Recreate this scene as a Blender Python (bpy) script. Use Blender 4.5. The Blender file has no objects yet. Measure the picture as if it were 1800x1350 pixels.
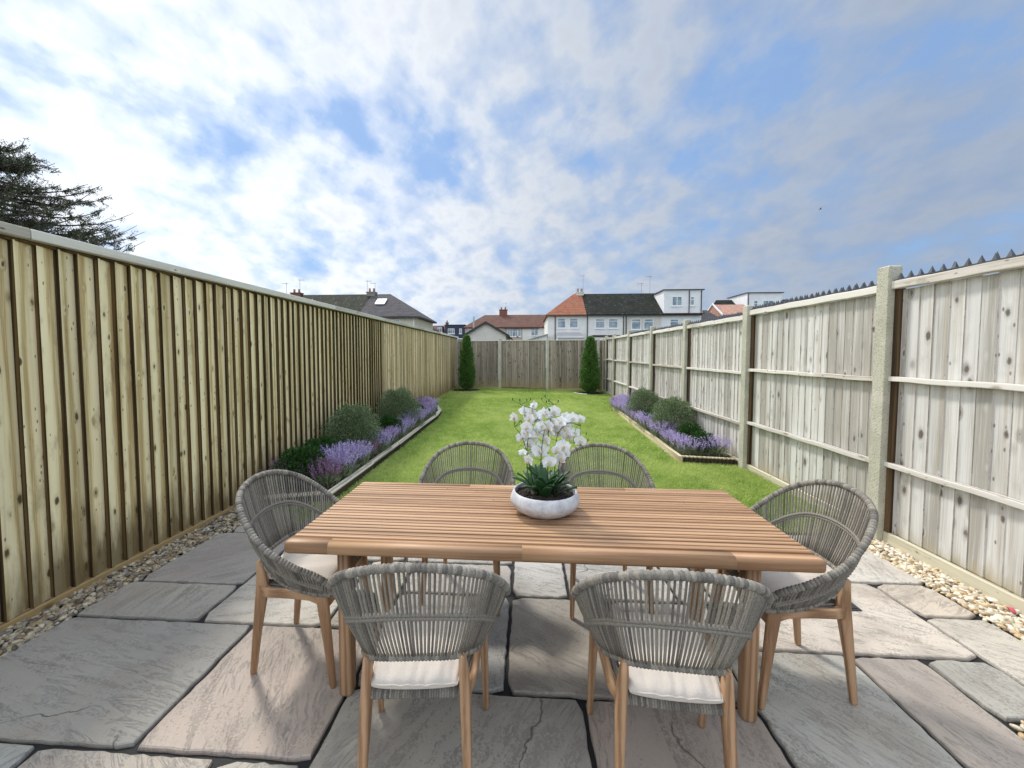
import bpy, math, random
import numpy as np
from mathutils import Vector, Matrix
PI=math.pi; R=math.radians
random.seed(7); rng=np.random.default_rng(7)
S=bpy.context.scene; COL=S.collection
# ---------------- camera ----------------
cd=bpy.data.cameras.new('camera'); cam=bpy.data.objects.new('camera',cd); COL.objects.link(cam)
cam.location=(0,0,1.53); cam.rotation_euler=(R(90-2.732),0,R(3.731))
cd.sensor_width=36; cd.lens=690/1800*36; cd.shift_x=20/1800; cd.shift_y=-20/1800
cd.clip_start=.05; cd.clip_end=2000
S.camera=cam
# ---------------- light ----------------
SUN_EL,SUN_AZ=50,-40           # azimuth from +Y, negative = to the left
sd=Vector((math.sin(R(SUN_AZ))*math.cos(R(SUN_EL)),math.cos(R(SUN_AZ))*math.cos(R(SUN_EL)),math.sin(R(SUN_EL))))
sl=bpy.data.lights.new('sun','SUN'); sun=bpy.data.objects.new('sun',sl); COL.objects.link(sun)
sun.rotation_euler=(-sd).to_track_quat('-Z','Y').to_euler(); sl.energy=2.2; sl.angle=R(8); sl.color=(1,.95,.87)
S.view_settings.view_transform='Standard'; S.view_settings.look='None'; S.view_settings.gamma=1
S.view_settings.exposure=0.42
W=bpy.data.worlds.new('World'); S.world=W; W.use_nodes=True
nt=W.node_tree; nt.nodes.clear()
def N(nt,t,**k):
    n=nt.nodes.new(t)
    for a,b in k.items():
        if a.startswith('i_'):
            key=a[2:]; key=int(key) if key.isdigit() else key.replace('_',' ')
            n.inputs[key].default_value=b
        else: setattr(n,a,b)
    return n
def L(nt,a,b): nt.links.new(a,b)
def math_(nt,op,a,b=None,c=None,clamp=False):
    n=nt.nodes.new('ShaderNodeMath'); n.operation=op; n.use_clamp=clamp
    for i,x in enumerate((a,b,c)):
        if x is None: continue
        if hasattr(x,'links'): nt.links.new(x,n.inputs[i])
        else: n.inputs[i].default_value=x
    return n.outputs[0]
def ramp(nt,fac,stops,interp='LINEAR'):
    n=nt.nodes.new('ShaderNodeValToRGB'); e=n.color_ramp.elements; n.color_ramp.interpolation=interp
    while len(e)<len(stops): e.new(.5)
    for el,(p,c) in zip(e,stops):
        el.position=p
        if not hasattr(c,'__len__'): c=(c,c,c)
        el.color=(*c,1)
    nt.links.new(fac,n.inputs[0]); return n.outputs[0]
def mix(nt,fac,a,b,mode='MIX'):
    n=nt.nodes.new('ShaderNodeMix'); n.data_type='RGBA'; n.blend_type=mode
    for i,x in ((0,fac),(6,a),(7,b)):
        if hasattr(x,'links'): nt.links.new(x,n.inputs[i])
        else: n.inputs[i].default_value=(*x,1) if hasattr(x,'__len__') else x
    return n.outputs[2]
sky=N(nt,'ShaderNodeTexSky',sky_type='NISHITA',sun_disc=False,sun_elevation=R(SUN_EL),sun_rotation=R(SUN_AZ),air_density=1.5,dust_density=.5,ozone_density=3.0)
tc=N(nt,'ShaderNodeTexCoord'); sep=N(nt,'ShaderNodeSeparateXYZ'); L(nt,tc.outputs['Generated'],sep.inputs[0])
zz=math_(nt,'ADD',math_(nt,'MAXIMUM',sep.outputs[2],0.0),.42)
px=math_(nt,'DIVIDE',sep.outputs[0],zz); py=math_(nt,'DIVIDE',sep.outputs[1],zz)
cmb=N(nt,'ShaderNodeCombineXYZ'); L(nt,px,cmb.inputs[0]); L(nt,py,cmb.inputs[1])
mp=N(nt,'ShaderNodeMapping'); L(nt,cmb.outputs[0],mp.inputs[0]); mp.inputs['Rotation'].default_value=(0,0,R(35)); mp.inputs['Scale'].default_value=(2.3,1.9,1); mp.inputs['Location'].default_value=(1.4,4.2,0)
n1=N(nt,'ShaderNodeTexNoise',i_Scale=1.55,i_Detail=8,i_Roughness=.53,i_Distortion=.0); L(nt,mp.outputs[0],n1.inputs['Vector'])
n2=N(nt,'ShaderNodeTexNoise',i_Scale=.6,i_Detail=3,i_Roughness=.5); L(nt,mp.outputs[0],n2.inputs['Vector'])
n3=N(nt,'ShaderNodeTexNoise',i_Scale=4.6,i_Detail=7,i_Roughness=.52,i_Distortion=.0); L(nt,mp.outputs[0],n3.inputs['Vector'])
dot=N(nt,'ShaderNodeVectorMath',operation='DOT_PRODUCT'); L(nt,tc.outputs['Generated'],dot.inputs[0]); dot.inputs[1].default_value=Vector((-.84,.50,.22)).normalized()
glow=math_(nt,'MULTIPLY_ADD',dot.outputs['Value'],.5,.5,clamp=True)          # 0 opposite the sun .. 1 at it
g2=math_(nt,'POWER',glow,4.0)
cov=math_(nt,'MULTIPLY_ADD',n1.outputs[0],.66,math_(nt,'MULTIPLY_ADD',n2.outputs[0],.26,math_(nt,'MULTIPLY',n3.outputs[0],.24)))
cov=math_(nt,'ADD',cov,math_(nt,'MULTIPLY',glow,.10))
low=ramp(nt,sep.outputs[2],[(0,.07),(.25,.03),(.5,0)])
cov=math_(nt,'ADD',cov,low)
mask=ramp(nt,cov,[(.54,.16),(.615,.62),(.67,.88),(.76,1)],'EASE')
cshade=ramp(nt,math_(nt,'MULTIPLY_ADD',n3.outputs[0],.6,math_(nt,'MULTIPLY',n1.outputs[0],.4)),[(.36,(3.5,4.3,5.9)),(.46,(4.6,5.2,6.2)),(.56,(5.9,6.2,6.6)),(.68,(5.0,5.3,5.9))])
back=ramp(nt,sep.outputs[1],[(0,1),(.35,0)])                                # added fill: unseen sky behind the camera brightened
hi=ramp(nt,sep.outputs[2],[(.74,0),(.95,1)])                                # added fill: sky overhead, above the frame, brightened
cb=math_(nt,'ADD',math_(nt,'MULTIPLY_ADD',g2,.60,.56),math_(nt,'MULTIPLY_ADD',back,1.45,math_(nt,'MULTIPLY',hi,1.1)))
csh2=mix(nt,ramp(nt,glow,[(.45,.62),(.85,0)]),cshade,(2.9,3.8,5.4))
cc=N(nt,'ShaderNodeVectorMath',operation='SCALE'); L(nt,csh2,cc.inputs[0]); L(nt,cb,cc.inputs['Scale'])
warm=mix(nt,math_(nt,'MAXIMUM',back,hi),cc.outputs[0],(1.10,1.0,.88),'MULTIPLY')
skb=N(nt,'ShaderNodeVectorMath',operation='MULTIPLY'); L(nt,sky.outputs[0],skb.inputs[0]); skb.inputs[1].default_value=(.60,.78,1.0)
skb_=mix(nt,.72,skb.outputs[0],(1.65,2.6,4.3))
col=mix(nt,mask,skb_,warm)
bg=N(nt,'ShaderNodeBackground',i_Strength=.128); L(nt,col,bg.inputs[0])
wo=N(nt,'ShaderNodeOutputWorld'); L(nt,bg.outputs[0],wo.inputs[0])

# ---------------- helpers ----------------
def link(o,parent=None):
    COL.objects.link(o)
    if parent is not None: o.parent=parent
    return o
def thing(name,label,cat,loc=(0,0,0),rz=0,group=None):
    o=bpy.data.objects.new(name,None); link(o); o.location=loc; o.rotation_euler=(0,0,rz); o.empty_display_size=.2
    o['label']=label; o['category']=cat
    if group: o['group']=group
    return o
def tag(o,label,cat,group=None):
    o['label']=label; o['category']=cat
    if group: o['group']=group
    return o
def dup(o,loc=None,rz=None,label=None,parent=None):
    c=o.copy(); link(c,parent)
    if loc is not None: c.location=loc
    if rz is not None: c.rotation_euler=(0,0,rz)
    if label: c['label']=label
    for ch in list(o.children): dup(ch,parent=c)
    return c
class MB:
    def __init__(s): s.v=[]; s.f=[]; s.r=[]; s.c=[]
    def add(s,vs,fs,r=0.,c=None):
        b=len(s.v); s.v+= [tuple(p) for p in vs]
        for f in fs: s.f.append(tuple(i+b for i in f)); s.r.append(r); s.c.append(c or (1,1,1))
    def box(s,x0,x1,y0,y1,z0,z1,r=0.,M=None,c=None):
        vs=[Vector(p) for p in ((x0,y0,z0),(x1,y0,z0),(x1,y1,z0),(x0,y1,z0),(x0,y0,z1),(x1,y0,z1),(x1,y1,z1),(x0,y1,z1))]
        if M is not None: vs=[M@p for p in vs]
        s.add(vs,[(0,3,2,1),(4,5,6,7),(0,1,5,4),(1,2,6,5),(2,3,7,6),(3,0,4,7)],r,c)
    def sweep(s,pts,secs,up=(0,0,1),closed=False,caps=True,r=0.,c=None):
        """pts: centres; secs: list of 2-D sections (same length) in (side,up) axes"""
        P=[Vector(p) for p in pts]; n=len(P); m=len(secs[0]); vs=[]
        for i in range(n):
            if closed: t=P[(i+1)%n]-P[i-1]
            else: t=P[min(i+1,n-1)]-P[max(i-1,0)]
            t.normalize(); u=Vector(up)
            if abs(t.dot(u))>.97: u=Vector((0,1,0))
            sd_=t.cross(u).normalized(); uu=sd_.cross(t)
            for a,b in secs[i]: vs.append(P[i]+sd_*a+uu*b)
        fs=[]
        for i in range(n if closed else n-1):
            j=(i+1)%n
            for k in range(m): l=(k+1)%m; fs.append((i*m+k,i*m+l,j*m+l,j*m+k))
        if caps and not closed: fs.append(tuple(range(m))[::-1]); fs.append(tuple((n-1)*m+k for k in range(m)))
        s.add(vs,fs,r,c)
    def tube(s,pts,rad,n=8,closed=False,up=(0,0,1),r=0.,c=None,caps=True):
        rad=rad if hasattr(rad,'__len__') else [rad]*len(pts)
        s.sweep(pts,[[(q*math.cos(2*PI*k/n),q*math.sin(2*PI*k/n)) for k in range(n)] for q in rad],up,closed,caps,r,c)
    def bar(s,pts,wh,up=(0,0,1),r=0.,rd=.3,closed=False,c=None):
        """rounded rectangular bar; wh list of (w,h)"""
        if not hasattr(wh[0],'__len__'): wh=[wh]*len(pts)
        secs=[]
        for w,h in wh:
            q=min(w,h)*rd; sec=[]
            for cx_,cy_,a0 in ((w/2-q,h/2-q,0),(-w/2+q,h/2-q,90),(-w/2+q,-h/2+q,180),(w/2-q,-h/2+q,270)):
                for a in (0,45,90): sec.append((cx_+q*math.cos(R(a0+a)),cy_+q*math.sin(R(a0+a))))
            secs.append(sec)
        s.sweep(pts,secs,up,closed,True,r,c)
    def lathe(s,prof,n=32,c0=(0,0,0),r=0.):
        vs=[];fs=[];m=len(prof)
        for k in range(n):
            a=2*PI*k/n
            for q,z in prof: vs.append((c0[0]+q*math.cos(a),c0[1]+q*math.sin(a),c0[2]+z))
        for k in range(n):
            l=(k+1)%n
            for i in range(m-1): fs.append((k*m+i,l*m+i,l*m+i+1,k*m+i+1))
        s.add(vs,fs,r)
    def build(s,name,mat,parent=None,smooth=False,loc=None,bevel=0,subsurf=0,kind=None):
        me=bpy.data.meshes.new(name); me.from_pydata(s.v,[],s.f)
        a=me.attributes.new('rnd','FLOAT','FACE'); a.data.foreach_set('value',np.array(s.r,dtype='f'))
        if any(c!=(1,1,1) for c in s.c):
            a=me.attributes.new('col','FLOAT_COLOR','FACE'); a.data.foreach_set('color',np.array([(*c,1) for c in s.c],dtype='f').ravel())
        if smooth: me.polygons.foreach_set('use_smooth',[True]*len(me.polygons))
        me.materials.append(mat); me.update()
        o=bpy.data.objects.new(name,me); link(o,parent)
        if loc is not None: o.location=loc
        if bevel:
            b=o.modifiers.new('bevel','BEVEL'); b.width=bevel; b.segments=2; b.limit_method='ANGLE'; b.angle_limit=R(50)
        if subsurf:
            b=o.modifiers.new('sub','SUBSURF'); b.levels=b.render_levels=subsurf
        if kind: o['kind']=kind
        return o
def npmesh(name,V,F,mat,parent=None,rnd=None,col=None,smooth=False,kind=None):
    """V (n,3); F (m,k) constant k; rnd per face"""
    me=bpy.data.meshes.new(name); m,k=F.shape
    me.vertices.add(len(V)); me.vertices.foreach_set('co',V.astype('f').ravel())
    me.loops.add(m*k); me.loops.foreach_set('vertex_index',F.astype('i').ravel())
    me.polygons.add(m); me.polygons.foreach_set('loop_start',np.arange(0,m*k,k,dtype='i'))
    try: me.polygons.foreach_set('loop_total',np.full(m,k,dtype='i'))
    except Exception: pass
    me.update(calc_edges=True)
    if rnd is not None:
        a=me.attributes.new('rnd','FLOAT','FACE'); a.data.foreach_set('value',rnd.astype('f'))
    if col is not None:
        a=me.attributes.new('col','FLOAT_COLOR','FACE'); a.data.foreach_set('color',np.concatenate([col,np.ones((m,1))],1).astype('f').ravel())
    if smooth: me.polygons.foreach_set('use_smooth',np.ones(m,dtype=bool))
    me.materials.append(mat)
    o=bpy.data.objects.new(name,me); link(o,parent)
    if kind: o['kind']=kind
    return o
def norm(a): return a/np.maximum(np.linalg.norm(a,axis=-1,keepdims=True),1e-9)
def leaves(P,A,ln,wd,curve=0.):
    """diamond leaf cards at P along A; returns V,F"""
    n=len(P); A=norm(A); r=norm(rng.normal(size=(n,3))); Sd=norm(np.cross(A,r))
    ln=np.broadcast_to(ln,(n,))[:,None]; wd=np.broadcast_to(wd,(n,))[:,None]
    Nn=np.cross(A,Sd)*ln*curve
    V=np.stack([P,P+A*ln*.45+Sd*wd/2+Nn*.5,P+A*ln,P+A*ln*.45-Sd*wd/2+Nn*.5],1).reshape(-1,3)
    return V,np.arange(4*n).reshape(n,4)
def join(*vf):
    V=[];F=[];b=0
    for v,f in vf: V.append(v);F.append(f+b);b+=len(v)
    return np.concatenate(V),np.concatenate(F)

# ---------------- materials ----------------
def newmat(name):
    m=bpy.data.materials.new(name); m.use_nodes=True; t=m.node_tree; b=t.nodes['Principled BSDF']; return m,t,b
def bump(t,b,h,dist=.002,strength=.6):
    n=N(t,'ShaderNodeBump',i_Strength=strength,i_Distance=dist); L(t,h,n.inputs['Height']); L(t,n.outputs[0],b.inputs['Normal'])
def attr(t,name='rnd'):
    a=N(t,'ShaderNodeAttribute',attribute_name=name); return a
def coords(t,scale=(1,1,1),rndmul=0.,objrand=0.):
    tc=N(t,'ShaderNodeTexCoord'); mp=N(t,'ShaderNodeMapping'); mp.inputs['Scale'].default_value=scale
    L(t,tc.outputs['Object'],mp.inputs[0]); out=mp.outputs[0]
    if rndmul or objrand:
        a=attr(t).outputs['Fac']; x=math_(t,'MULTIPLY',a,rndmul)
        if objrand:
            oi=N(t,'ShaderNodeObjectInfo'); x=math_(t,'ADD',x,math_(t,'MULTIPLY',oi.outputs['Random'],objrand))
        va=N(t,'ShaderNodeVectorMath',operation='ADD'); L(t,out,va.inputs[0]); L(t,x,va.inputs[1]); out=va.outputs[0]
    return out
def noise(t,vec,scale,detail=4,rough=.5,dist=0.):
    n=N(t,'ShaderNodeTexNoise',i_Scale=scale,i_Detail=detail,i_Roughness=rough,i_Distortion=dist)
    if vec is not None: L(t,vec,n.inputs['Vector'])
    return n.outputs[0]
def plain(name,c,rough=.6,var=.12,scale=8.,metal=0,bmp=0.,c2=None):
    m,t,b=newmat(name); v=coords(t,(1,1,1),3.7,5.); n=noise(t,v,scale,6,.6)
    c2=c2 or tuple(x*(1-2*var) for x in c)
    L(t,ramp(t,n,[(.3,c2),(.7,c)]),b.inputs['Base Color']); b.inputs['Roughness'].default_value=rough; b.inputs['Metallic'].default_value=metal
    if bmp: bump(t,b,noise(t,v,scale*6,4,.6),bmp,.5)
    return m
def wood(name,light,mid,dark,axis='Z',g=1.,knot=1.,tone=.25,stain=None,rough=.75,bmp=.0015,knotcol=(.09,.05,.025),crack=0.,streak=None,algae=None):
    m,t,b=newmat(name)
    def sc(a,al): return tuple(al if 'XYZ'[i]==axis else a for i in range(3))
    v=coords(t,sc(14*g,1.0*g),53.,17.); vg=coords(t,sc(120*g,2.6*g),53.,17.)
    vk=coords(t,sc(10.5*g,5.6*g),31.,13.)
    vo=N(t,'ShaderNodeTexVoronoi',i_Scale=1.,i_Randomness=1.); L(t,vk,vo.inputs['Vector'])
    kn=vo.outputs['Distance']
    pull=ramp(t,kn,[(0,1),(.3,0)],'EASE')
    wv=N(t,'ShaderNodeTexWave',wave_type='BANDS',bands_direction='X' if axis!='X' else 'Y',i_Scale=.55,i_Distortion=5.5,i_Detail=3,i_Detail_Scale=.8)
    va=N(t,'ShaderNodeVectorMath',operation='ADD'); L(t,v,va.inputs[0]); L(t,math_(t,'MULTIPLY',pull,.32*min(knot,1)),va.inputs[1]); L(t,va.outputs[0],wv.inputs['Vector'])
    gr=noise(t,vg,1.,7,.66,.3)
    big=noise(t,v,.35,4,.5)
    mixg=math_(t,'ADD',math_(t,'MULTIPLY',wv.outputs[1] if len(wv.outputs)>1 else wv.outputs[0],.42),math_(t,'ADD',math_(t,'MULTIPLY',gr,.74),math_(t,'MULTIPLY',big,.28)))
    c=ramp(t,mixg,[(.50,dark),(.69,mid),(.88,light)])
    a=attr(t).outputs['Fac']
    rr=N(t,'ShaderNodeTexWhiteNoise',noise_dimensions='1D'); L(t,a,rr.inputs['W'])
    tn=math_(t,'MULTIPLY_ADD',rr.outputs['Value'],tone*2,1-tone)
    sv=N(t,'ShaderNodeVectorMath',operation='SCALE'); L(t,c,sv.inputs[0]); L(t,tn,sv.inputs['Scale']); c=sv.outputs[0]
    if streak:
        vs=coords(t,sc(22*g,.55*g),77.,0); sn=noise(t,vs,1.,5,.6)
        c=mix(t,ramp(t,sn,[(.52,0),(.72,streak[0])]),c,streak[1])
    if knot>0:
        kc=N(t,'ShaderNodeSeparateColor'); L(t,vo.outputs['Color'],kc.inputs[0])
        kd=math_(t,'ADD',math_(t,'ADD',kn,math_(t,'MULTIPLY',math_(t,'SUBTRACT',noise(t,vk,7.,4,.6),.5),.16)),math_(t,'MULTIPLY',kc.outputs[1],.07))
        halo=ramp(t,kd,[(.14*knot,.38),(.24*knot,0)]); c=mix(t,halo,c,mid if False else tuple(x*.62 for x in mid))
        km=ramp(t,kd,[(.075*knot,.95),(.10*knot,.7),(.125*knot,0)])
        c=mix(t,km,c,knotcol)
        vk2=coords(t,sc(30*g,14*g),91.,13.); v2=N(t,'ShaderNodeTexVoronoi',i_Scale=1.); L(t,vk2,v2.inputs['Vector'])
        sel=N(t,'ShaderNodeSeparateColor'); L(t,v2.outputs['Color'],sel.inputs[0])
        small=math_(t,'MULTIPLY',ramp(t,v2.outputs['Distance'],[(.10,.8),(.2,0)]),math_(t,'GREATER_THAN',sel.outputs[0],.72))
        c=mix(t,small,c,knotcol)
    if stain or algae:
        tcz=N(t,'ShaderNodeTexCoord'); sx=N(t,'ShaderNodeSeparateXYZ'); L(t,tcz.outputs['Object'],sx.inputs[0])
    if stain:   # (height, colour) damp stain creeping up the boards
        nz=noise(t,coords(t,(6,6,1.3),29.,0),1.,6,.65)
        q=math_(t,'SUBTRACT',math_(t,'DIVIDE',sx.outputs[2],stain[0]),math_(t,'MULTIPLY_ADD',nz,3.2,-1.3))
        c=mix(t,ramp(t,q,[(0,.85),(.35,.5),(1,0)]),c,stain[1])
    if algae:   # darker mould marks in ragged patches
        nz=noise(t,coords(t,(5,5,2.2),13.,0),1.,7,.7)
        c=mix(t,ramp(t,nz,[(.56,0),(.72,algae[0])]),c,algae[1])
    L(t,c,b.inputs['Base Color']); b.inputs['Roughness'].default_value=rough; b.inputs['Specular IOR Level'].default_value=.3
    h=math_(t,'ADD',gr,math_(t,'MULTIPLY',kn,.6)) if knot else gr
    bump(t,b,h,bmp,.8)
    return m
M_fenceL=wood('treated_pine',(.95,.83,.51),(.85,.715,.39),(.52,.38,.17),'Z',1.,1.45,.16,(.40,(.15,.10,.04)),bmp=.002,streak=(.45,(.46,.37,.18)),algae=(.6,(.24,.17,.075)),knotcol=(.10,.065,.03))
M_fenceLe=wood('shaded_board_edge',(.12,.075,.025),(.06,.037,.014),(.02,.013,.006),'Z',1.,0,.3)  # shade on the edges turned to the camera, put into the wood colour
M_fenceL2=wood('browner_pine',(.84,.70,.44),(.70,.55,.32),(.42,.31,.15),'Z',1.,1.05,.2,(.5,(.20,.12,.05)),bmp=.002,streak=(.5,(.36,.27,.13)),algae=(.6,(.24,.17,.09)),knotcol=(.10,.065,.03))
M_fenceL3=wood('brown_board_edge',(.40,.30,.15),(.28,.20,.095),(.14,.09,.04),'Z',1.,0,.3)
M_cap=wood('capping_pine',(.68,.66,.56),(.59,.56,.47),(.46,.42,.33),'Y',.8,.5,.1)
M_gb=wood('gravel_board_wood',(.36,.25,.11),(.24,.16,.07),(.12,.075,.035),'Y',.8,.6,.15)
M_fenceR=wood('silvered_pine',(.66,.65,.62),(.55,.535,.50),(.36,.34,.30),'Z',.8,1.5,.06,(.14,(.40,.33,.19)),bmp=.003,streak=(.7,(.40,.33,.24)),algae=(.4,(.31,.275,.225)),knotcol=(.13,.10,.08))
M_rail=wood('silvered_rail',(.68,.65,.59),(.56,.52,.46),(.37,.33,.27),'Y',.9,.8,.12,bmp=.003,knotcol=(.2,.15,.1))
M_gbR=wood('pale_gravel_board',(.60,.56,.42),(.50,.46,.34),(.34,.30,.20),'Y',.8,.7,.1)
M_fenceB=wood('grey_brown_pine',(.42,.36,.29),(.28,.23,.18),(.11,.08,.055),'Z',.8,1.3,.3,(.5,(.36,.27,.13)),bmp=.003,streak=(.6,(.17,.14,.11)),algae=(.9,(.05,.035,.022)),knotcol=(.05,.035,.025))
M_stile=wood('shaded_brown_stile',(.12,.075,.035),(.07,.042,.02),(.03,.018,.01),'Z',1.,0,.1)  # brown wood, darkened to carry the shading beside the posts
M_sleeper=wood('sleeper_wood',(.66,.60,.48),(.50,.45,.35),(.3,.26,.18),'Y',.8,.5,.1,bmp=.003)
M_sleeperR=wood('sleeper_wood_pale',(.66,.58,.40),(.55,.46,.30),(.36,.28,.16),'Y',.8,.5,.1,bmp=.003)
TEAK=((.47,.29,.165),(.385,.225,.122),(.26,.145,.075))
M_teakX=wood('teak_along',*TEAK,axis='X',g=1.,knot=0,tone=.08,rough=.5,bmp=.0006)
M_teakZ=wood('teak_upright',*TEAK,axis='Z',g=1.6,knot=0,tone=.06,rough=.45,bmp=.0004)
M_teakY=wood('teak_cross',*TEAK,axis='Y',g=1.6,knot=0,tone=.06,rough=.45,bmp=.0004)
def concrete():
    m,t,b=newmat('pebbled_concrete'); v=coords(t,(1,1,1),7,3)
    vo=N(t,'ShaderNodeTexVoronoi',i_Scale=75.); L(t,v,vo.inputs['Vector'])
    c=ramp(t,noise(t,v,5.,6,.6),[(.3,(.40,.39,.30)),(.7,(.55,.53,.43))])
    c=mix(t,ramp(t,vo.outputs['Distance'],[(.14,.9),(.34,0)]),c,(.20,.19,.13))
    c=mix(t,ramp(t,noise(t,v,14.,5,.7),[(.55,0),(.75,.5)]),c,(.33,.35,.17))
    L(t,c,b.inputs['Base Color']); b.inputs['Roughness'].default_value=.85; bump(t,b,vo.outputs['Distance'],.003,.8); return m
M_conc=concrete()
def stone():
    m,t,b=newmat('riven_sandstone'); col_=attr(t,'col').outputs['Color']
    v=coords(t,(1,1,1),0,0); a=attr(t).outputs['Fac']
    vr=N(t,'ShaderNodeVectorRotate',rotation_type='Z_AXIS'); L(t,v,vr.inputs['Vector']); L(t,math_(t,'MULTIPLY',a,6.28),vr.inputs['Angle'])
    va=N(t,'ShaderNodeVectorMath',operation='ADD'); L(t,vr.outputs[0],va.inputs[0]); L(t,math_(t,'MULTIPLY',a,23.),va.inputs[1])
    ms=N(t,'ShaderNodeMapping'); ms.inputs['Scale'].default_value=(2.,11.,5.); L(t,va.outputs[0],ms.inputs[0]); vs=ms.outputs[0]
    st=noise(t,vs,1.3,8,.62,.9); fine=noise(t,va.outputs[0],95.,5,.65); mid=noise(t,va.outputs[0],4.,6,.6,.5)
    k=math_(t,'ADD',math_(t,'MULTIPLY',st,.85),math_(t,'ADD',math_(t,'MULTIPLY',mid,.5),math_(t,'MULTIPLY',fine,.80)))
    br=ramp(t,k,[(.70,.66),(1.07,.98),(1.42,1.36)])
    c=mix(t,1.,col_,br,'MULTIPLY')
    # thin pale ridges of the riven surface
    rid=math_(t,'ABSOLUTE',math_(t,'SUBTRACT',noise(t,vs,1.7,9,.68,1.3),.5))
    rm=math_(t,'MULTIPLY',ramp(t,rid,[(0,1),(.020,0)]),ramp(t,mid,[(.46,0),(.56,1)]))
    c=mix(t,math_(t,'MULTIPLY',rm,.75),c,(.55,.53,.49))
    c=mix(t,ramp(t,noise(t,va.outputs[0],2.2,5,.6),[(.47,0),(.66,.45)]),c,(.33,.26,.20))
    c=mix(t,ramp(t,noise(t,va.outputs[0],9.,6,.7),[(.50,0),(.80,.40)]),c,(.38,.35,.29))
    c=mix(t,ramp(t,noise(t,va.outputs[0],1.1,4,.6),[(.42,0),(.75,.5)]),c,(.20,.205,.20))
    # hairline cracks
    vc=N(t,'ShaderNodeTexVoronoi',feature='DISTANCE_TO_EDGE',i_Scale=.9); vd=N(t,'ShaderNodeVectorMath',operation='ADD'); L(t,va.outputs[0],vd.inputs[0])
    nn=N(t,'ShaderNodeTexNoise',i_Scale=5.,i_Detail=6); L(t,va.outputs[0],nn.inputs['Vector']); sc_=N(t,'ShaderNodeVectorMath',operation='SCALE',i_Scale=.18); L(t,nn.outputs['Color'],sc_.inputs[0]); L(t,sc_.outputs[0],vd.inputs[1]); L(t,vd.outputs[0],vc.inputs['Vector'])
    cm=math_(t,'MULTIPLY',ramp(t,vc.outputs['Distance'],[(.0009,1),(.0022,0)]),ramp(t,noise(t,va.outputs[0],1.7,2,.5),[(.53,0),(.56,.7)]))
    c=mix(t,cm,c,(.06,.055,.05))
    L(t,c,b.inputs['Base Color'])
    L(t,ramp(t,k,[(.78,.42),(1.28,.70)]),b.inputs['Roughness']); b.inputs['Specular IOR Level'].default_value=.5
    h=math_(t,'ADD',math_(t,'MULTIPLY',st,1.0),math_(t,'ADD',math_(t,'MULTIPLY',fine,.34),math_(t,'MULTIPLY',rm,.25)))
    h=math_(t,'SUBTRACT',h,cm)
    bump(t,b,h,.010,.8); return m
M_stone=stone()
M_grout=plain('dark_grout',(.014,.014,.015),.75,.3,30,bmp=.004)
def colmat(name,rough=.6,sub=0,trans=0,jit=.0,spec=.4,bmp=0):
    m,t,b=newmat(name); c=attr(t,'col').outputs['Color']
    if jit:
        n=noise(t,coords(t),jit,5,.6); s_=N(t,'ShaderNodeVectorMath',operation='SCALE'); L(t,c,s_.inputs[0]); L(t,ramp(t,n,[(.3,.75),(.7,1.25)]),s_.inputs['Scale']); c=s_.outputs[0]
        if bmp: bump(t,b,n,bmp,.5)
    L(t,c,b.inputs['Base Color']); b.inputs['Roughness'].default_value=rough; b.inputs['Specular IOR Level'].default_value=spec
    if trans:
        tr=N(t,'ShaderNodeBsdfTranslucent'); L(t,c,tr.inputs[0]); mx=N(t,'ShaderNodeMixShader',i_0=trans); L(t,b.outputs[0],mx.inputs[1]); L(t,tr.outputs[0],mx.inputs[2])
        L(t,mx.outputs[0],t.nodes['Material Output'].inputs['Surface'])
    return m
M_pebble=colmat('river_pebble',.5,jit=60.)
M_leaf=colmat('leaf',.5,trans=.25)
M_grass=colmat('grass_blade',.6,trans=.5,spec=.2)
M_petal=colmat('petal',.5,trans=.3)
M_bark=plain('bark',(.10,.075,.055),.9,.3,20,bmp=.01)
M_soil=plain('dark_soil',(.045,.032,.022),.95,.35,25,bmp=.02)
M_lawnbase=plain('lawn_thatch',(.24,.34,.06),.95,.25,14,bmp=.01,c2=(.14,.22,.035))
M_ground=plain('rough_grass_ground',(.10,.13,.05),.95,.25,.6,c2=(.07,.07,.04))
M_plastic=plain('grey_plastic',(.07,.075,.085),.4,.15,30)
def rope(name,c1,c2):
    m,t,b=newmat(name); v=coords(t,(1,1,1),9,3); w=noise(t,v,260.,3,.7); a=attr(t).outputs['Fac']
    rr=N(t,'ShaderNodeTexWhiteNoise',noise_dimensions='1D'); L(t,a,rr.inputs['W'])
    c=mix(t,rr.outputs['Value'],c1,c2); sv=N(t,'ShaderNodeVectorMath',operation='SCALE'); L(t,c,sv.inputs[0]); L(t,ramp(t,w,[(.3,.6),(.7,1.3)]),sv.inputs['Scale'])
    L(t,sv.outputs[0],b.inputs['Base Color']); b.inputs['Roughness'].default_value=.8; b.inputs['Specular IOR Level'].default_value=.25
    bump(t,b,w,.0012,.7); return m
M_rope=rope('woven_rope',(.135,.125,.108),(.32,.29,.24))
def fabric():
    m,t,b=newmat('cushion_fabric'); v=coords(t,(1,1,1),0,3)
    n=noise(t,v,9.,5,.55,.4); f=noise(t,v,420.,2,.6)
    L(t,ramp(t,f,[(.3,(.52,.46,.39)),(.7,(.64,.575,.50))]),b.inputs['Base Color']); b.inputs['Roughness'].default_value=.9; b.inputs['Specular IOR Level'].default_value=.15
    try: b.inputs['Sheen Weight'].default_value=.2
    except Exception: pass
    bump(t,b,math_(t,'ADD',n,math_(t,'MULTIPLY',f,.06)),.012,.5); return m
M_fabric=fabric()
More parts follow.
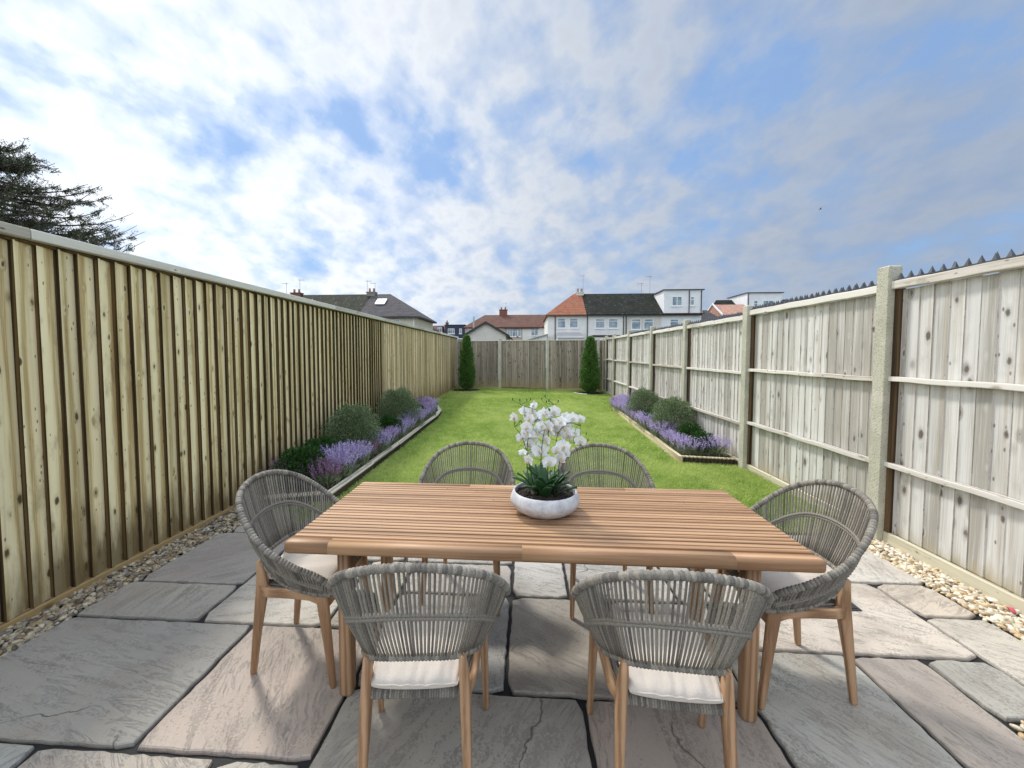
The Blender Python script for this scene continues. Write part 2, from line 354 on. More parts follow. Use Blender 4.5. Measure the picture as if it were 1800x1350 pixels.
def ceramic():
    m,t,b=newmat('mottled_ceramic'); v=coords(t)
    c=ramp(t,noise(t,v,16.,8,.68,.6),[(.32,(.38,.38,.39)),(.5,(.53,.53,.54)),(.68,(.66,.66,.66))])
    L(t,c,b.inputs['Base Color']); b.inputs['Roughness'].default_value=.6; bump(t,b,noise(t,v,60.,5,.6),.0015,.4); return m
M_bowl=ceramic()

# ---------------- ground, patio, gravel ----------------
g=MB(); g.add([(-400,-60,-.06),(400,-60,-.06),(400,600,-.06),(-400,600,-.06)],[(0,1,2,3)]); g.build('ground',M_ground,kind='structure')
def lawnz(y): return .0 if y<6 else (y-6)/9.6*.14
g=MB(); g.add([(-3.2,-2,-.018),(3.2,-2,-.018),(3.2,3.62,-.018),(-3.2,3.62,-.018)],[(0,1,2,3)]); g.build('patio_base',M_grout,kind='structure')
SL=[ # x0,x1,y0,y1,colour
(-2.66,-1.53,1.355,2.065,(.22,.225,.215)),(-2.66,-1.885,2.065,2.42,(.25,.25,.225)),(-2.63,-1.885,2.42,3.155,(.25,.225,.22)),
(-1.53,-.807,1.355,2.065,(.34,.275,.24)),(-1.885,-1.13,2.065,2.78,(.36,.35,.32)),(-1.13,-.807,2.065,2.78,(.33,.33,.26)),
(-2.56,-1.885,3.155,3.60,(.29,.29,.275)),(-1.885,-.9,2.78,3.56,(.33,.31,.29)),(-.9,-.09,2.78,3.54,(.3,.31,.31)),
(-.807,-.09,1.70,2.41,(.25,.27,.29)),(-.807,-.09,2.41,2.78,(.32,.33,.34)),(-.09,.50,1.70,2.41,(.30,.28,.245)),(-.09,.277,2.41,3.1,(.36,.38,.40)),(-.09,.277,3.1,3.52,(.3,.3,.3)),
(.277,.95,2.41,3.1,(.37,.38,.39)),(.277,1.17,3.1,3.5,(.31,.3,.3)),(.50,1.0,1.70,2.045,(.3,.3,.3)),(.50,1.17,2.045,2.41,(.31,.32,.33)),(.95,1.17,2.41,3.1,(.33,.33,.32)),
(-.807,.257,.95,1.70,(.26,.26,.235)),(.257,1.0,.95,1.70,(.31,.26,.235)),(1.0,1.635,1.15,2.045,(.30,.325,.315)),(1.635,1.99,1.15,2.045,(.34,.29,.26)),
(1.99,2.305,1.705,2.045,(.30,.315,.30)),(2.305,2.655,1.705,2.377,(.42,.41,.37)),(2.305,2.655,2.377,2.715,(.47,.41,.34)),(1.17,2.305,2.045,2.715,(.44,.41,.37)),
(1.17,1.75,2.715,3.48,(.36,.35,.34)),(1.75,2.69,2.715,3.42,(.41,.41,.40)),
(-2.66,-1.895,.75,1.355,(.27,.30,.30)),(-1.895,-1.155,.75,1.355,(.30,.275,.25)),(-1.155,-.807,.75,1.355,(.33,.33,.29)),
(-2.66,-1.7,-.1,.75,(.3,.28,.26)),(-1.7,-.807,-.1,.75,(.27,.28,.27)),(-.807,.257,.2,.95,(.32,.3,.28)),(.257,1.0,.2,.95,(.27,.28,.28)),(1.0,1.635,.4,1.15,(.31,.29,.26)),(1.635,1.99,.4,1.15,(.3,.3,.3)),
(1.0,1.99,-.3,.4,(.3,.29,.27)),(-.807,.257,-.6,.2,(.3,.31,.29)),(.257,1.0,-.6,.2,(.32,.28,.26)),(-2.66,-.807,-1,-.1,(.28,.28,.27)),
]
pb=MB()
for x0,x1,y0,y1,c in SL:
    gp=random.uniform(.009,.012); a0,a1,b0,b1=x0+gp,x1-gp,y0+gp,y1-gp; rc=random.uniform(.012,.03)
    pts=[]
    def edge(p,q,n):
        for i in range(n):
            t=i/n; e=Vector(p).lerp(Vector(q),t); w=.0035*math.sin(PI*t)
            pts.append((e.x+random.uniform(-w,w)*1.4,e.y+random.uniform(-w,w)*1.4))
    nx=max(4,int((a1-a0)/.04)); ny=max(4,int((b1-b0)/.04))
    edge((a0+rc,b0),(a1-rc,b0),nx); edge((a1,b0+rc),(a1,b1-rc),ny); edge((a1-rc,b1),(a0+rc,b1),nx); edge((a0,b1-rc),(a0,b0+rc),ny)
    mx,my=(a0+a1)/2,(b0+b1)/2; n=len(pts); h=random.uniform(-.001,.002)
    def ins(d,z): return [(x-d*(1 if x>mx else -1)*(abs(x-mx)>(a1-a0)/2-.05),y-d*(1 if y>my else -1)*(abs(y-my)>(b1-b0)/2-.05),z) for x,y in pts]
    r0=ins(.007,h); r1=ins(.002,h-.004); r2=ins(0,h-.012); r3=ins(0,-.03)
    lu=(c[0]+c[1]+c[2])/3; c=tuple((x*.6+lu*.4)*m for x,m in zip(c,(1.03,.955,.855))); r=random.random(); vs=r0+r1+r2+r3; fs=[tuple(range(n))]
    for k in range(3):
        for i in range(n): j=(i+1)%n; fs.append((k*n+j,k*n+i,(k+1)*n+i,(k+1)*n+j))
    pb.add(vs,fs,r,c)
pb.build('patio_paving',M_stone,kind='structure')
# pebbles
def ico():
    import bmesh
    bm=bmesh.new(); bmesh.ops.create_icosphere(bm,subdivisions=2,radius=1); v=np.array([p.co[:] for p in bm.verts]); f=np.array([[q.index for q in p.verts] for p in bm.faces]); bm.free(); return v,f
IV,IF=ico()
def pebbles(name,regions,pal,size=(.009,.019)):
    Vs=[];Fs=[];Cs=[];b=0
    for (poly,dens,z0) in regions:
        (xa,xb,ya,yb)=poly; n=int((xb-xa)*(yb-ya)*dens)
        for i in range(n):
            s=rng.uniform(*size); sc=np.array([s*rng.uniform(.9,1.5),s*rng.uniform(.7,1.1),s*rng.uniform(.45,.75)])
            v=IV+.10*np.sin(IV[:,[1,2,0]]*rng.uniform(1,3,3)+rng.uniform(0,6,3)); v=v*sc
            q=Matrix.Rotation(rng.uniform(0,6.28),3,'Z')@Matrix.Rotation(rng.normal()*.45,3,'X')@Matrix.Rotation(rng.normal()*.45,3,'Y')
            v=v@np.array(q).T+np.array([rng.uniform(xa,xb),rng.uniform(ya,yb),z0+rng.uniform(0,.02)])
            c=np.array(pal[rng.integers(len(pal))])*rng.uniform(.8,1.2)
            Vs.append(v);Fs.append(IF+b);b+=len(v);Cs.append(np.repeat(c[None],len(IF),0))
    return npmesh(name,np.concatenate(Vs),np.concatenate(Fs),M_pebble,col=np.concatenate(Cs),smooth=True,kind='stuff')
palL_=[(.42,.38,.32),(.5,.46,.38),(.30,.24,.17),(.35,.33,.31),(.62,.58,.5),(.13,.11,.09),(.42,.30,.18),(.2,.19,.18),(.55,.5,.38)]
palR=[(.66,.58,.42),(.6,.49,.31),(.72,.67,.56),(.50,.36,.2),(.60,.54,.42),(.3,.22,.13),(.74,.70,.6),(.57,.44,.27)]
def lab(o,label,cat,grp=None): return tag(o,label,cat,grp)
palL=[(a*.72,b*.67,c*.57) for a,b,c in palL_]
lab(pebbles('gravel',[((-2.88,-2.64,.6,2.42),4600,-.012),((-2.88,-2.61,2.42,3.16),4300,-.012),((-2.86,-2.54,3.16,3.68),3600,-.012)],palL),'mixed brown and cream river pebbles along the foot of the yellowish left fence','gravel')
lab(pebbles('gravel',[((2.66,2.93,.9,3.36),4300,-.012),((2.0,2.67,1.2,1.69),3600,-.012),((2.69,2.90,3.3,3.44),3600,-.012)],palR),'bright golden pebbles along the foot of the silvery right fence','gravel')
g=MB(); g.bar([(2.86,2.42,.012),(2.875,2.45,.02),(2.88,2.475,.016)],[(.012,.008),(.022,.014),(.01,.006)]); tag(g.build('fallen_petal',plain('pink_petal',(.65,.10,.14),.5),smooth=True),'small pink petal lying on the golden pebbles by the right fence','petal')
g=MB()
g.box(1.835,2.0,2.40,2.58,.0035,.006); g.box(1.85,1.985,2.415,2.565,.006,.0085)
tag(g.build('drain_cover',plain('dark_drain',(.05,.055,.06),.4,metal=.3)),'small dark square drain cover set in the paving behind the right chair','drain cover')

# ---------------- lawn ----------------
lp=[(-2.26,3.58),(-2.02,3.60),(2.93,3.44),(2.98,15.1),(-2.92,16.0),(-2.86,3.92),(-2.3,3.82)]
g=MB(); ys=[3.44,4,6]+[6+i*1.0 for i in range(1,11)]
vs=[];fs=[]
for i,y in enumerate(ys): vs+=[(-2.92,y if i else 3.6,lawnz(y)-.004),(2.97,y,lawnz(y)-.004)]
for i in range(len(ys)-1): fs.append((2*i,2*i+1,2*i+3,2*i+2))
g.add(vs,fs); g.build('lawn',M_lawnbase,kind='structure')
BL=[(-2.80,3.66),(-2.03,3.90),(-2.04,5.0),(-2.05,6.1),(-2.06,7.5),(-2.05,8.8),(-2.12,9.5),(-2.35,10.2),(-2.86,10.9)]
BR=[(2.86,5.52),(2.17,5.62),(2.20,6.87),(2.23,8.5),(2.27,10.0),(2.34,10.9),(2.50,11.5),(2.90,12.2)]
def inpoly(x,y,poly):
    c=np.zeros(len(x),bool); n=len(poly)
    for i in range(n):
        x1,y1=poly[i];x2,y2=poly[(i+1)%n]
        cond=((y1>y)!=(y2>y))&(x<(x2-x1)*(y-y1)/((y2-y1) or 1e-9)+x1); c^=cond
    return c
def grass(y0,y1,dens,wid,hgt):
    n=int(5.9*(y1-y0)*dens); x=rng.uniform(-2.9,2.96,n); y=rng.uniform(y0,y1,n)
    ok=(y>3.60-.027*(x+2.9))|((x<-2.0)&(x>-2.27)&(y>3.3)&(rng.random(n)<.8))
    ok&=~((x<-2.26)&(y<3.95)); ok&=~inpoly(x,y,BL+[(-3.2,10.9),(-3.2,3.6)]); ok&=~inpoly(x,y,BR+[(3.2,12.2),(3.2,5.5)]); ok&=y<15.95-.16*(x+2.9)
    ok&=~(((x+2.3)**2+(y-15.0)**2<.55**2)|((x-2.3)**2+(y-14.2)**2<.5**2))
    x=x[ok];y=y[ok];n=len(x)
    z=np.where(y<6,0,(y-6)/9.6*.14)-.004
    def vn(x,y,f,seed):
        G=np.random.default_rng(seed).random((160,400)); a=(x+3.2)*f; b=(y-3.)*f; i=a.astype(int)%159; j=b.astype(int)%399; u=a%1; v=b%1; u=u*u*(3-2*u); v=v*v*(3-2*v)
        return (G[i,j]*(1-u)+G[i+1,j]*u)*(1-v)+(G[i,j+1]*(1-u)+G[i+1,j+1]*u)*v
    tuft=vn(x,y,17.,1)*.55+vn(x,y,7.3,2)*.3+vn(x,y,2.1,3)*.15
    big=np.clip((vn(x,y,.9,4)*.6+vn(x,y,3.3,5)*.4-.5)*2.2+.5,0,1)
    h=hgt*rng.uniform(.55,1.25,n)*(.7+.5*tuft)
    az=rng.uniform(0,2*PI,n); lean=rng.uniform(.25,1.0,n)
    d=np.stack([np.cos(az),np.sin(az),np.zeros(n)],1); s=np.stack([-np.sin(az+.5),np.cos(az+.5),np.zeros(n)],1)*(wid*rng.uniform(.6,1.3,n))[:,None]/2
    P=np.stack([x,y,z],1); up=np.array([0,0,1.])
    m=P+up*h[:,None]*.6+d*(h*lean*.35)[:,None]; t=P+up*h[:,None]*(1-.35*lean[:,None])+d*(h*lean)[:,None]
    V=np.stack([P-s,P+s,m+s*.8,m-s*.8,t],1).reshape(-1,3)
    I=np.arange(n)[:,None]*5
    F=np.concatenate([I+np.array([[0,1,2]]),I+np.array([[0,2,3]]),I+np.array([[3,2,4]])],0)
    k=rng.random(n); base=np.array([.43,.56,.13]); yel=np.array([.64,.70,.26]); drk=np.array([.15,.30,.035]); dry=np.array([.55,.52,.26])
    c=base+(yel-base)*(k*.8)[:,None]; w=np.clip(1.25-1.5*tuft,0,1)*rng.random(n)**.5; c=c+(drk-c)*np.clip(w*1.1,0,.8)[:,None]
    c=c+(yel*1.05-c)*(np.clip(big-.35,0,1)*.75)[:,None]; dm=rng.random(n)<.03; c[dm]=dry
    return V,F,np.tile(c,(3,1))
parts=[grass(3.3,6.,8000,.0060,.042),grass(6.,10.,4000,.0085,.042),grass(10.,16.,2400,.012,.042)]
V=[];F=[];C=[];b=0
for v,f,c in parts: V.append(v);F.append(f+b);C.append(c);b+=len(v)
o=npmesh('grass',np.concatenate(V),np.concatenate(F),M_grass,col=np.concatenate(C),kind='stuff'); tag(o,'bright green short lawn grass running down the garden between the two beds','grass')
# soil round the cypresses
g=MB()
for cx_,cy_ in ((-2.3,15.0),(2.3,14.2)):
    n=20; g.add([(cx_,cy_,lawnz(cy_)+.006)]+[(cx_+(.56+.05*math.sin(3*k))*math.cos(2*PI*k/n),cy_+(.56+.05*math.cos(2*k))*math.sin(2*PI*k/n),lawnz(cy_)+.003) for k in range(n)],[(0,k+1,(k+1)%n+1) for k in range(n)])
g.build('soil',M_soil,kind='structure')
g=MB(); g.bar([(1.72,14.35,.125),(1.78,14.05,.122),(1.95,13.8,.12),(2.1,13.72,.118)],(.04,.06)); tag(g.build('edging_stone',plain('white_edging',(.7,.69,.64),.8)),'short white curved edging around the soil of the right cypress','edging')

# ---------------- left fence ----------------
FL=thing('closeboard_fence','tall yellowish pine featheredge fence with pale capping along the left side','fence',(-2.88,0,0))
def boards_x(mb,edge,x0,sgn,ya,yb,z0,z1,w,t1,t2,jit=.004,topj=0.):
    """vertical featheredge boards on a wall along Y. thick side toward -Y. sgn=+1 faces +X"""
    y=ya
    while y<yb:
        ww=w*random.uniform(.93,1.07); r=random.random(); a=random.uniform(-jit,jit); tz=z1-random.uniform(0,topj)
        pf=x0+sgn*(t1+a); pt=x0+sgn*(t2+a*.3); ye=y+ww+.012; tw=random.uniform(-.004,.004)
        pfT=pf+sgn*random.uniform(-.003,.003)
        vs=[(x0,y,z0),(pf,y,z0),(pt,ye,z0),(x0,ye,z0),(x0,y+tw,tz),(pfT,y+tw,tz),(pt,ye+tw,tz),(x0,ye+tw,tz)]
        if sgn>0: fs=[(1,2,6,5),(4,5,6,7)]; ef=[(0,1,5,4)]
        else: fs=[(2,1,5,6),(4,7,6,5)]; ef=[(1,0,4,5)]
        mb.add(vs,fs,r)
        edge.add(vs,ef+[(2,3,7,6)],r)
        y+=ww
f1=MB();f2=MB(); boards_x(f1,f2,-.03,1,-1.2,7.7,.045,2.17,.112,.044,.008)
f1.build('board_panel',M_fenceL,FL); f2.build('board_edge',M_fenceLe,FL)
f1=MB();f2=MB(); boards_x(f1,f2,-.03,1,7.72,16.3,.045,2.17,.112,.022,.014)
f1.build('board_panel',M_fenceL2,FL); f2.build('board_edge',M_fenceL3,FL)
g=MB(); g.box(-.05,-.034,-1.2,16.3,.1,2.17); g.build('backing_rail',M_gb,FL)
g=MB(); y=-1.2
while y<16.3:
    l=min(3.0,16.3-y); g.box(-.05,.022,y+.002,y+l-.002,-.05,.042,random.random()); y+=l
g.build('gravel_board',M_gb,FL,bevel=.004)
g=MB(); y=-1.5
while y<16.2:
    l=min(3.6,16.3-y); g.box(-.055,.055,y+.0015,y+l-.0015,2.185,2.245,random.random()); y+=l
g.build('capping_rail',M_cap,FL,bevel=.006)
g=MB(); g.box(-.045,.012,-1.2,16.3,2.165,2.184); g.build('top_rail',M_fenceLe,FL)

# ---------------- right fence ----------------
FR=thing('panel_fence','silvery weathered panel fence with concrete posts and spikes along the right side','fence',(2.93,0,0))
PY=[-.6,1.4,3.38,5.37,7.36,9.29,11.3,13.22,14.5,15.0]; PT=[2.2,2.2,2.23,2.16,2.15,2.17,2.19,2.2,2.18,2.12]
for i,y in enumerate(PY):
    g=MB(); h=.105 if i<8 else .08
    g.box(-.075,.03,y-h/2,y+h/2,-.1,PT[i]-.012); 
    g.add([(-.075,y-h/2,PT[i]-.012),(.03,y-h/2,PT[i]-.012),(.03,y+h/2,PT[i]-.012),(-.075,y+h/2,PT[i]-.012),(-.06,y-h/2+.012,PT[i]),(.02,y-h/2+.012,PT[i]),(.02,y+h/2-.012,PT[i]),(-.06,y+h/2-.012,PT[i])],[(4,5,6,7),(0,1,5,4),(1,2,6,5),(2,3,7,6),(3,0,4,7)])
    g.build('concrete_post',M_conc,FR,bevel=.004)
for i in range(len(PY)-1):
    a,b=PY[i]+.055,PY[i+1]-.055; lz=lawnz((a+b)/2); top=[2.09,2.10,2.09,2.045,2.05,2.07,2.09,2.1,2.08][i]; z0=lz-.04 if i>1 else -.03
    gb=.12 if i<4 else .10
    f1=MB();f2=MB(); boards_x(f1,f2,.03,-1,a+.03,b-.03,z0+gb,top-.055,.098,.019,.011,.002,.012)
    p=f1.build('board_panel',M_fenceR,FR); f2.build('board_edge',M_rail,p)
    for yy in (a+.012,b-.012):
        g=MB(); g.box(-.022,.03,yy-.018,yy+.018,z0+gb,top-.05,random.random()); g.build('stile',M_stile,p,bevel=.002)
    for k,zr in enumerate((top-.03,top-.03-.74,top-.03-1.43)):
        g=MB(); hh=.032 if k==0 else .019; n=12; r=random.random()
        pts=[(-.018-.004*random.random(),a+(b-a)*j/n,zr+.003*math.sin(j*1.7+i)) for j in range(n+1)]
        g.bar(pts,(.05 if k else .06,hh*2),r=r,rd=.12); g.build('rail',M_rail,p)
    g=MB(); g.box(-.03,.012,a,b,z0-.06,z0+gb,random.random()); g.build('gravel_board',M_gbR,p,bevel=.006)
    if i<6:
        g=MB(); g.box(-.045,.03,a+.0,b-.01,top+.004,top+.012)
        y=a+.03
        while y<b-.03:
            for xo,ho in ((-.028,.046),(.014,.058)):
                yy=y+(.04 if xo>0 else 0); w=.013 if ho<.05 else .016; hh=ho*random.uniform(.92,1.08)
                g.add([(xo-w,yy-w,top+.0125),(xo+w,yy-w,top+.0125),(xo+w,yy+w,top+.0125),(xo-w,yy+w,top+.0125),(xo+random.uniform(-.003,.003),yy+random.uniform(-.004,.004),top+.0125+hh)],[(0,1,4),(1,2,4),(2,3,4),(3,0,4)])
            y+=.078
        g.build('spike_strip',M_plastic,FR)
# ---------------- back fence ----------------
ang=math.atan2(-1.0,5.85); FB=thing('back_fence','grey brown stained closeboard fence with pale concrete posts across the far end','fence',(-2.93,16.02,0),ang)
LB=5.95; posts=[.08,1.92,3.82,5.72]
for i in range(3):
    a,b=posts[i]+.05,posts[i+1]-.05; f1=MB(); f2=MB(); x=a
    while x<b-.05:
        w=.1*random.uniform(.9,1.08); r=random.random(); w=min(w,b-x); q=random.uniform(-.004,.004)
        vs=[(x,0,.2),(x,-.03+q,.2),(x+w+.008,-.012,.2),(x+w+.008,0,.2),(x,0,2.04),(x,-.03+q,2.04),(x+w+.008,-.012,2.04),(x+w+.008,0,2.04)]
        f1.add(vs,[(1,2,6,5),(0,1,5,4),(2,3,7,6),(4,5,6,7)],r); x+=w
    p=f1.build('board_panel',M_fenceB,FB)
    g=MB(); g.box(a,b,-.045,.01,2.042,2.075,random.random()); g.build('capping_rail',M_cap,p,bevel=.003)
    g=MB(); g.box(a,b,-.03,.005,.05,.215,random.random()); g.build('gravel_board',wood('back_gravel_board',(.42,.34,.19),(.33,.26,.13),(.16,.12,.06),'X') if i==0 else bpy.data.materials['back_gravel_board'],p)
f1=MB(); f1.box(5.772,6.0,-.03,0,.1,2.04,.3); f1.build('end_board',M_fenceB,FB)
for i,x in enumerate(posts):
    g=MB(); g.box(x-.048,x+.048,-.07,.03,0,2.14 if i in (0,1) else 2.09); g.build('concrete_post',M_conc,FB,bevel=.006)

# ---------------- raised beds ----------------
M_bedshade=wood('shaded_bed_timber',(.06,.045,.03),(.035,.026,.018),(.015,.011,.008),'Y',.8,0,.1)  # border boards painted near black to stand for their shaded sides
def bed(name,label,poly,mat,h,soilz,close,w,sidemat):
    t=thing(name,label,'raised bed',(poly[1][0],poly[1][1],0)); ox,oy=poly[1]
    for k in range(len(poly)-1):
        a,b=Vector((poly[k][0]-ox,poly[k][1]-oy,0)),Vector((poly[k+1][0]-ox,poly[k+1][1]-oy,0)); d=(b-a).normalized()
        za,zb=lawnz(poly[k][1]),lawnz(poly[k+1][1]); r_=random.random()
        if k==0: b=b-d*(w/2+.002)
        if k==1: a=a-d*w/2
        e=0. if k==0 else .012
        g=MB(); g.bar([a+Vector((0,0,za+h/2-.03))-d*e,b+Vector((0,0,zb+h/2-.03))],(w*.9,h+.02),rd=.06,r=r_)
        sb=g.build('border_board',M_bedshade if k==0 else sidemat,t)
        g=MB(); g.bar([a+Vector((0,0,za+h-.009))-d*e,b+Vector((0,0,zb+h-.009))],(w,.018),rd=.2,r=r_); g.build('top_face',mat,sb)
    g=MB(); n=len(poly); vs=[(x-ox,y-oy,lawnz(y)+soilz) for x,y in poly]+[(close-ox,y-oy,lawnz(y)+soilz) for x,y in poly]
    g.add(vs,[(i,i+1,n+i+1,n+i) for i in range(n-1)]); g.build('soil_fill',M_soil,t)
    return t
bed('raised_bed','raised bed with grey timber edge and lavender against the yellowish left fence',BL,M_sleeper,.10,.055,-2.87,.085,M_bedshade)
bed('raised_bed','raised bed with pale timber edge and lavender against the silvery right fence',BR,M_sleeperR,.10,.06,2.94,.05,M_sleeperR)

# ---------------- plants ----------------
def shrub_ball(name,rad,n,c1,c2,ln,wd,seed,squash=1.,shoots=.12):
    global rng; rng=np.random.default_rng(seed)
    d=norm(rng.normal(size=(n,3))); d[:,2]=np.where(d[:,2]<-.75,-d[:,2],d[:,2])
    u=rng.random(n)**.35
    lump=1+.10*np.sin(d[:,0]*7+seed)*np.sin(d[:,1]*6+1)+.08*np.sin(d[:,2]*9+seed*2)*np.sin(d[:,0]*11)
    r=rad*u*lump*(1+shoots*(rng.random(n)**6))
    P=d*r[:,None]*np.array([1,1,squash])+np.array([0,0,rad*squash*.92])
    A=d+rng.normal(size=(n,3))*.55+np.array([0,0,.35])
    V,F=leaves(P,A,ln*rng.uniform(.6,1.3,n),wd*rng.uniform(.7,1.3,n),.15)
    k=rng.random(n)[:,None]**1.5; c=np.array(c1)*(1-k)+np.array(c2)*k
    return V,F,c
def stemsmesh(rad,n=7,h=1.):
    g=MB()
    for k in range(n):
        a=2*PI*k/n; g.tube([(0.01*math.cos(a),.01*math.sin(a),-.02),(rad*.3*math.cos(a),rad*.3*math.sin(a),rad*h*.6),(rad*.6*math.cos(a+.3),rad*.6*math.sin(a+.3),rad*h*1.2)],[.014,.009,.004],5)
    return g
OL1,OL2=(.055,.10,.035),(.42,.52,.29)
def olive(loc,rad,label,seed):
    t=thing('clipped_shrub',label,'shrub',loc,0,'round silver green shrubs in the beds')
    V,F,c=shrub_ball('x',rad,int(15000*(rad/.35)**2),OL1,OL2,.034,.008,seed,1.,.14)
    npmesh('crown',V,F,M_leaf,t,col=c); stemsmesh(rad).build('stems',M_bark,t)
# dark core keeps crowns from being see-through
olive((-2.48,5.45,.06),.375,'larger round silver green shrub, nearer one in the left bed',11)
olive((-2.46,7.4,.09),.39,'round silver green shrub, farther one in the left bed',12)
olive((2.58,7.05,.08),.35,'round silver green shrub, nearer one in the right bed',13)
olive((2.54,8.65,.12),.335,'round silver green shrub, farther one in the right bed',14)
def darkshrub(loc,rad,label,seed):
    t=thing('low_shrub',label,'shrub',loc,0,'low dark green shrubs in the beds')
    V,F,c=shrub_ball('x',rad,int(5200*(rad/.25)**2),(.018,.06,.012),(.07,.17,.03),.032,.017,seed,.8,.05)
    npmesh('crown',V,F,M_leaf,t,col=c); stemsmesh(rad,6,.7).build('stems',M_bark,t)
for k,(x,y,r,l) in enumerate([(-2.52,4.22,.27,'low dark green shrub behind the left chair, first in the left bed'),(-2.60,4.80,.26,'low dark green shrub just in front of the nearer silver shrub, left bed'),(-2.62,6.15,.25,'low dark green shrub directly behind the nearer silver shrub, left bed'),(-2.40,6.6,.25,'low dark green shrub in front of the farther silver shrub, left bed'),(-2.38,8.35,.22,'low dark green shrub behind the farther silver shrub, left bed'),
    (2.60,5.95,.20,'low dark green shrub nearest the front of the right bed'),(2.64,6.45,.22,'low dark green shrub just in front of the nearer silver shrub, right bed'),(2.50,7.8,.24,'low dark green shrub between the two silver shrubs, right bed')]):
    darkshrub((x,y,lawnz(y)+.05),r,l,30+k)
# lavender: foliage and flower spikes
def lavender_mesh(seed,pink):
    g=np.random.default_rng(seed); n=95
    az=g.uniform(0,2*PI,n); q=g.random(n)**.6*.5
    base=np.stack([np.cos(az)*q*.12,np.sin(az)*q*.12,np.zeros(n)],1)
    dirn=norm(np.stack([np.cos(az)*q*.9+g.normal(size=n)*.08,np.sin(az)*q*.9+g.normal(size=n)*.08,np.ones(n)],1))
    h=g.uniform(.20,.33,n)*(1-.25*q)
    global rng; rng=g
    Vs,Fs=leaves(base,dirn,h*1.0,.0045)
    k=g.random(n)[:,None]; Cs=np.array([.10,.14,.07])*(1-k)+np.array([.20,.24,.14])*k
    m=520; az2=g.uniform(0,2*PI,m); q2=g.random(m)**.5
    P=np.stack([np.cos(az2)*q2*.12,np.sin(az2)*q2*.12,g.random(m)*.13],1); A=np.stack([np.cos(az2)*q2,np.sin(az2)*q2,np.full(m,1.1)],1)+g.normal(size=(m,3))*.35
    Vl,Fl=leaves(P,A,.05*g.uniform(.6,1.4,m),.006)
    k=g.random(m)[:,None]; Cl=np.array([.16,.21,.10])*(1-k)+np.array([.42,.46,.30])*k
    V,F=join((Vs,Fs),(Vl,Fl)); C=np.concatenate([Cs,Cl])
    # flower spikes
    tips=base+dirn*h[:,None]; fl=[];fc=[]
    for j in range(7):
        p=tips-dirn*(.011*j)+g.normal(size=(n,3))*.0025
        for s in range(3):
            A=dirn*.9+norm(g.normal(size=(n,3)))*.7
            fl.append(leaves(p,A,.017*g.uniform(.7,1.2,n),.0085))
            kk=g.random(n)[:,None]
            a_,b_=(np.array([.37,.29,.58]),np.array([.78,.69,.92])) if not pink else (np.array([.30,.14,.28]),np.array([.52,.33,.50]))
            fc.append(a_*(1-kk)+b_*kk)
    V2,F2=join(*fl); C2=np.concatenate(fc)
    return (V,F,C),(V2,F2,C2)
protos=[]
for s in range(5):
    protos.append(lavender_mesh(100+s,s==4))
def meshonly(name,d,mat):
    o=npmesh(name,d[0],d[1],mat,col=d[2]); me=o.data; bpy.data.objects.remove(o); return me
LM=[(meshonly('foliage',a,M_leaf),meshonly('flowers',b,M_petal)) for a,b in protos]
def lav(x,y,k,side,sc,pinkish):
    t=thing('lavender_plant',('pinkish mauve' if pinkish else 'purple')+' lavender clump in flower in the %s raised bed'%side,'lavender',(x,y,lawnz(y)+.05),random.uniform(0,6.28),('pinkish ' if pinkish else 'purple ')+'lavender clumps in the %s bed'%side)
    t.scale=(sc*1.2,sc*1.2,sc*(1.15 if x<0 else .98))
    for nme,me in (('foliage',LM[k][0]),('flowers',LM[k][1])):
        link(bpy.data.objects.new(nme,me),t)
random.seed(21)
def row(pts,side):
    for i,(x,y) in enumerate(pts):
        pk=random.random()<.2
        lav(x+random.uniform(-.03,.03),y+random.uniform(-.05,.05),4 if pk else random.randrange(4),side,random.uniform(.75,1.12),pk)
ptsL=[(-2.22,4.15+.24*i) for i in range(20)]+[(-2.42,4.2+.5*i) for i in range(2)]+[(-2.35,4.95),(-2.3,5.3),(-2.2,6.2),(-2.32,6.85),(-2.3,7.75),(-2.4,9.1),(-2.62,9.1),(-2.45,9.45),(-2.66,9.5),(-2.4,9.8),(-2.66,9.9),(-2.62,10.3),(-2.72,4.1),(-2.72,8.9),(-2.16,4.6),(-2.15,5.7)]
row(ptsL,'left')
ptsR=[(2.33,5.85+.26*i) for i in range(19)]+[(2.52,5.8),(2.72,5.8),(2.5,6.1),(2.5,7.0),(2.48,8.0),(2.46,8.9),(2.72,8.9),(2.5,10.3),(2.68,10.3),(2.5,10.7),(2.7,10.8),(2.62,11.2),(2.75,11.5),(2.62,5.95)]
row(ptsR,'right')
# columnar cypresses
def cypress(loc,label,seed,rad,ht):
    global rng; rng=np.random.default_rng(seed)
    t=thing('columnar_cypress',label,'tree',loc,0,'columnar cypresses at the back fence'); n=15000
    z=rng.random(n); prof=np.clip(np.minimum((z+.06)*7,1),0,1)*np.clip((1.03-z)*1.5,0,1)**.55
    az=rng.uniform(0,2*PI,n); r=rad*prof*(rng.random(n)**.3)*(1+.16*np.sin(az*4+z*21+seed)+.15*np.sin(az*7-z*37))+.07*(rng.random(n)**7)
    P=np.stack([np.cos(az)*r,np.sin(az)*r,.05+z*ht],1); A=np.stack([np.cos(az)*.7,np.sin(az)*.7,np.full(n,.9)],1)+rng.normal(size=(n,3))*.6
    V,F=leaves(P,A,.065*rng.uniform(.5,1.6,n),.024)
    k=rng.random(n)[:,None]; c=np.array([.035,.10,.02])*(1-k)+np.array([.15,.29,.06])*k
    npmesh('crown',V,F,M_leaf,t,col=c); g=MB(); g.tube([(0,0,-.05),(0,0,.5),(0.01,0,1.5)],[.035,.03,.01],8); g.build('trunk',M_bark,t)
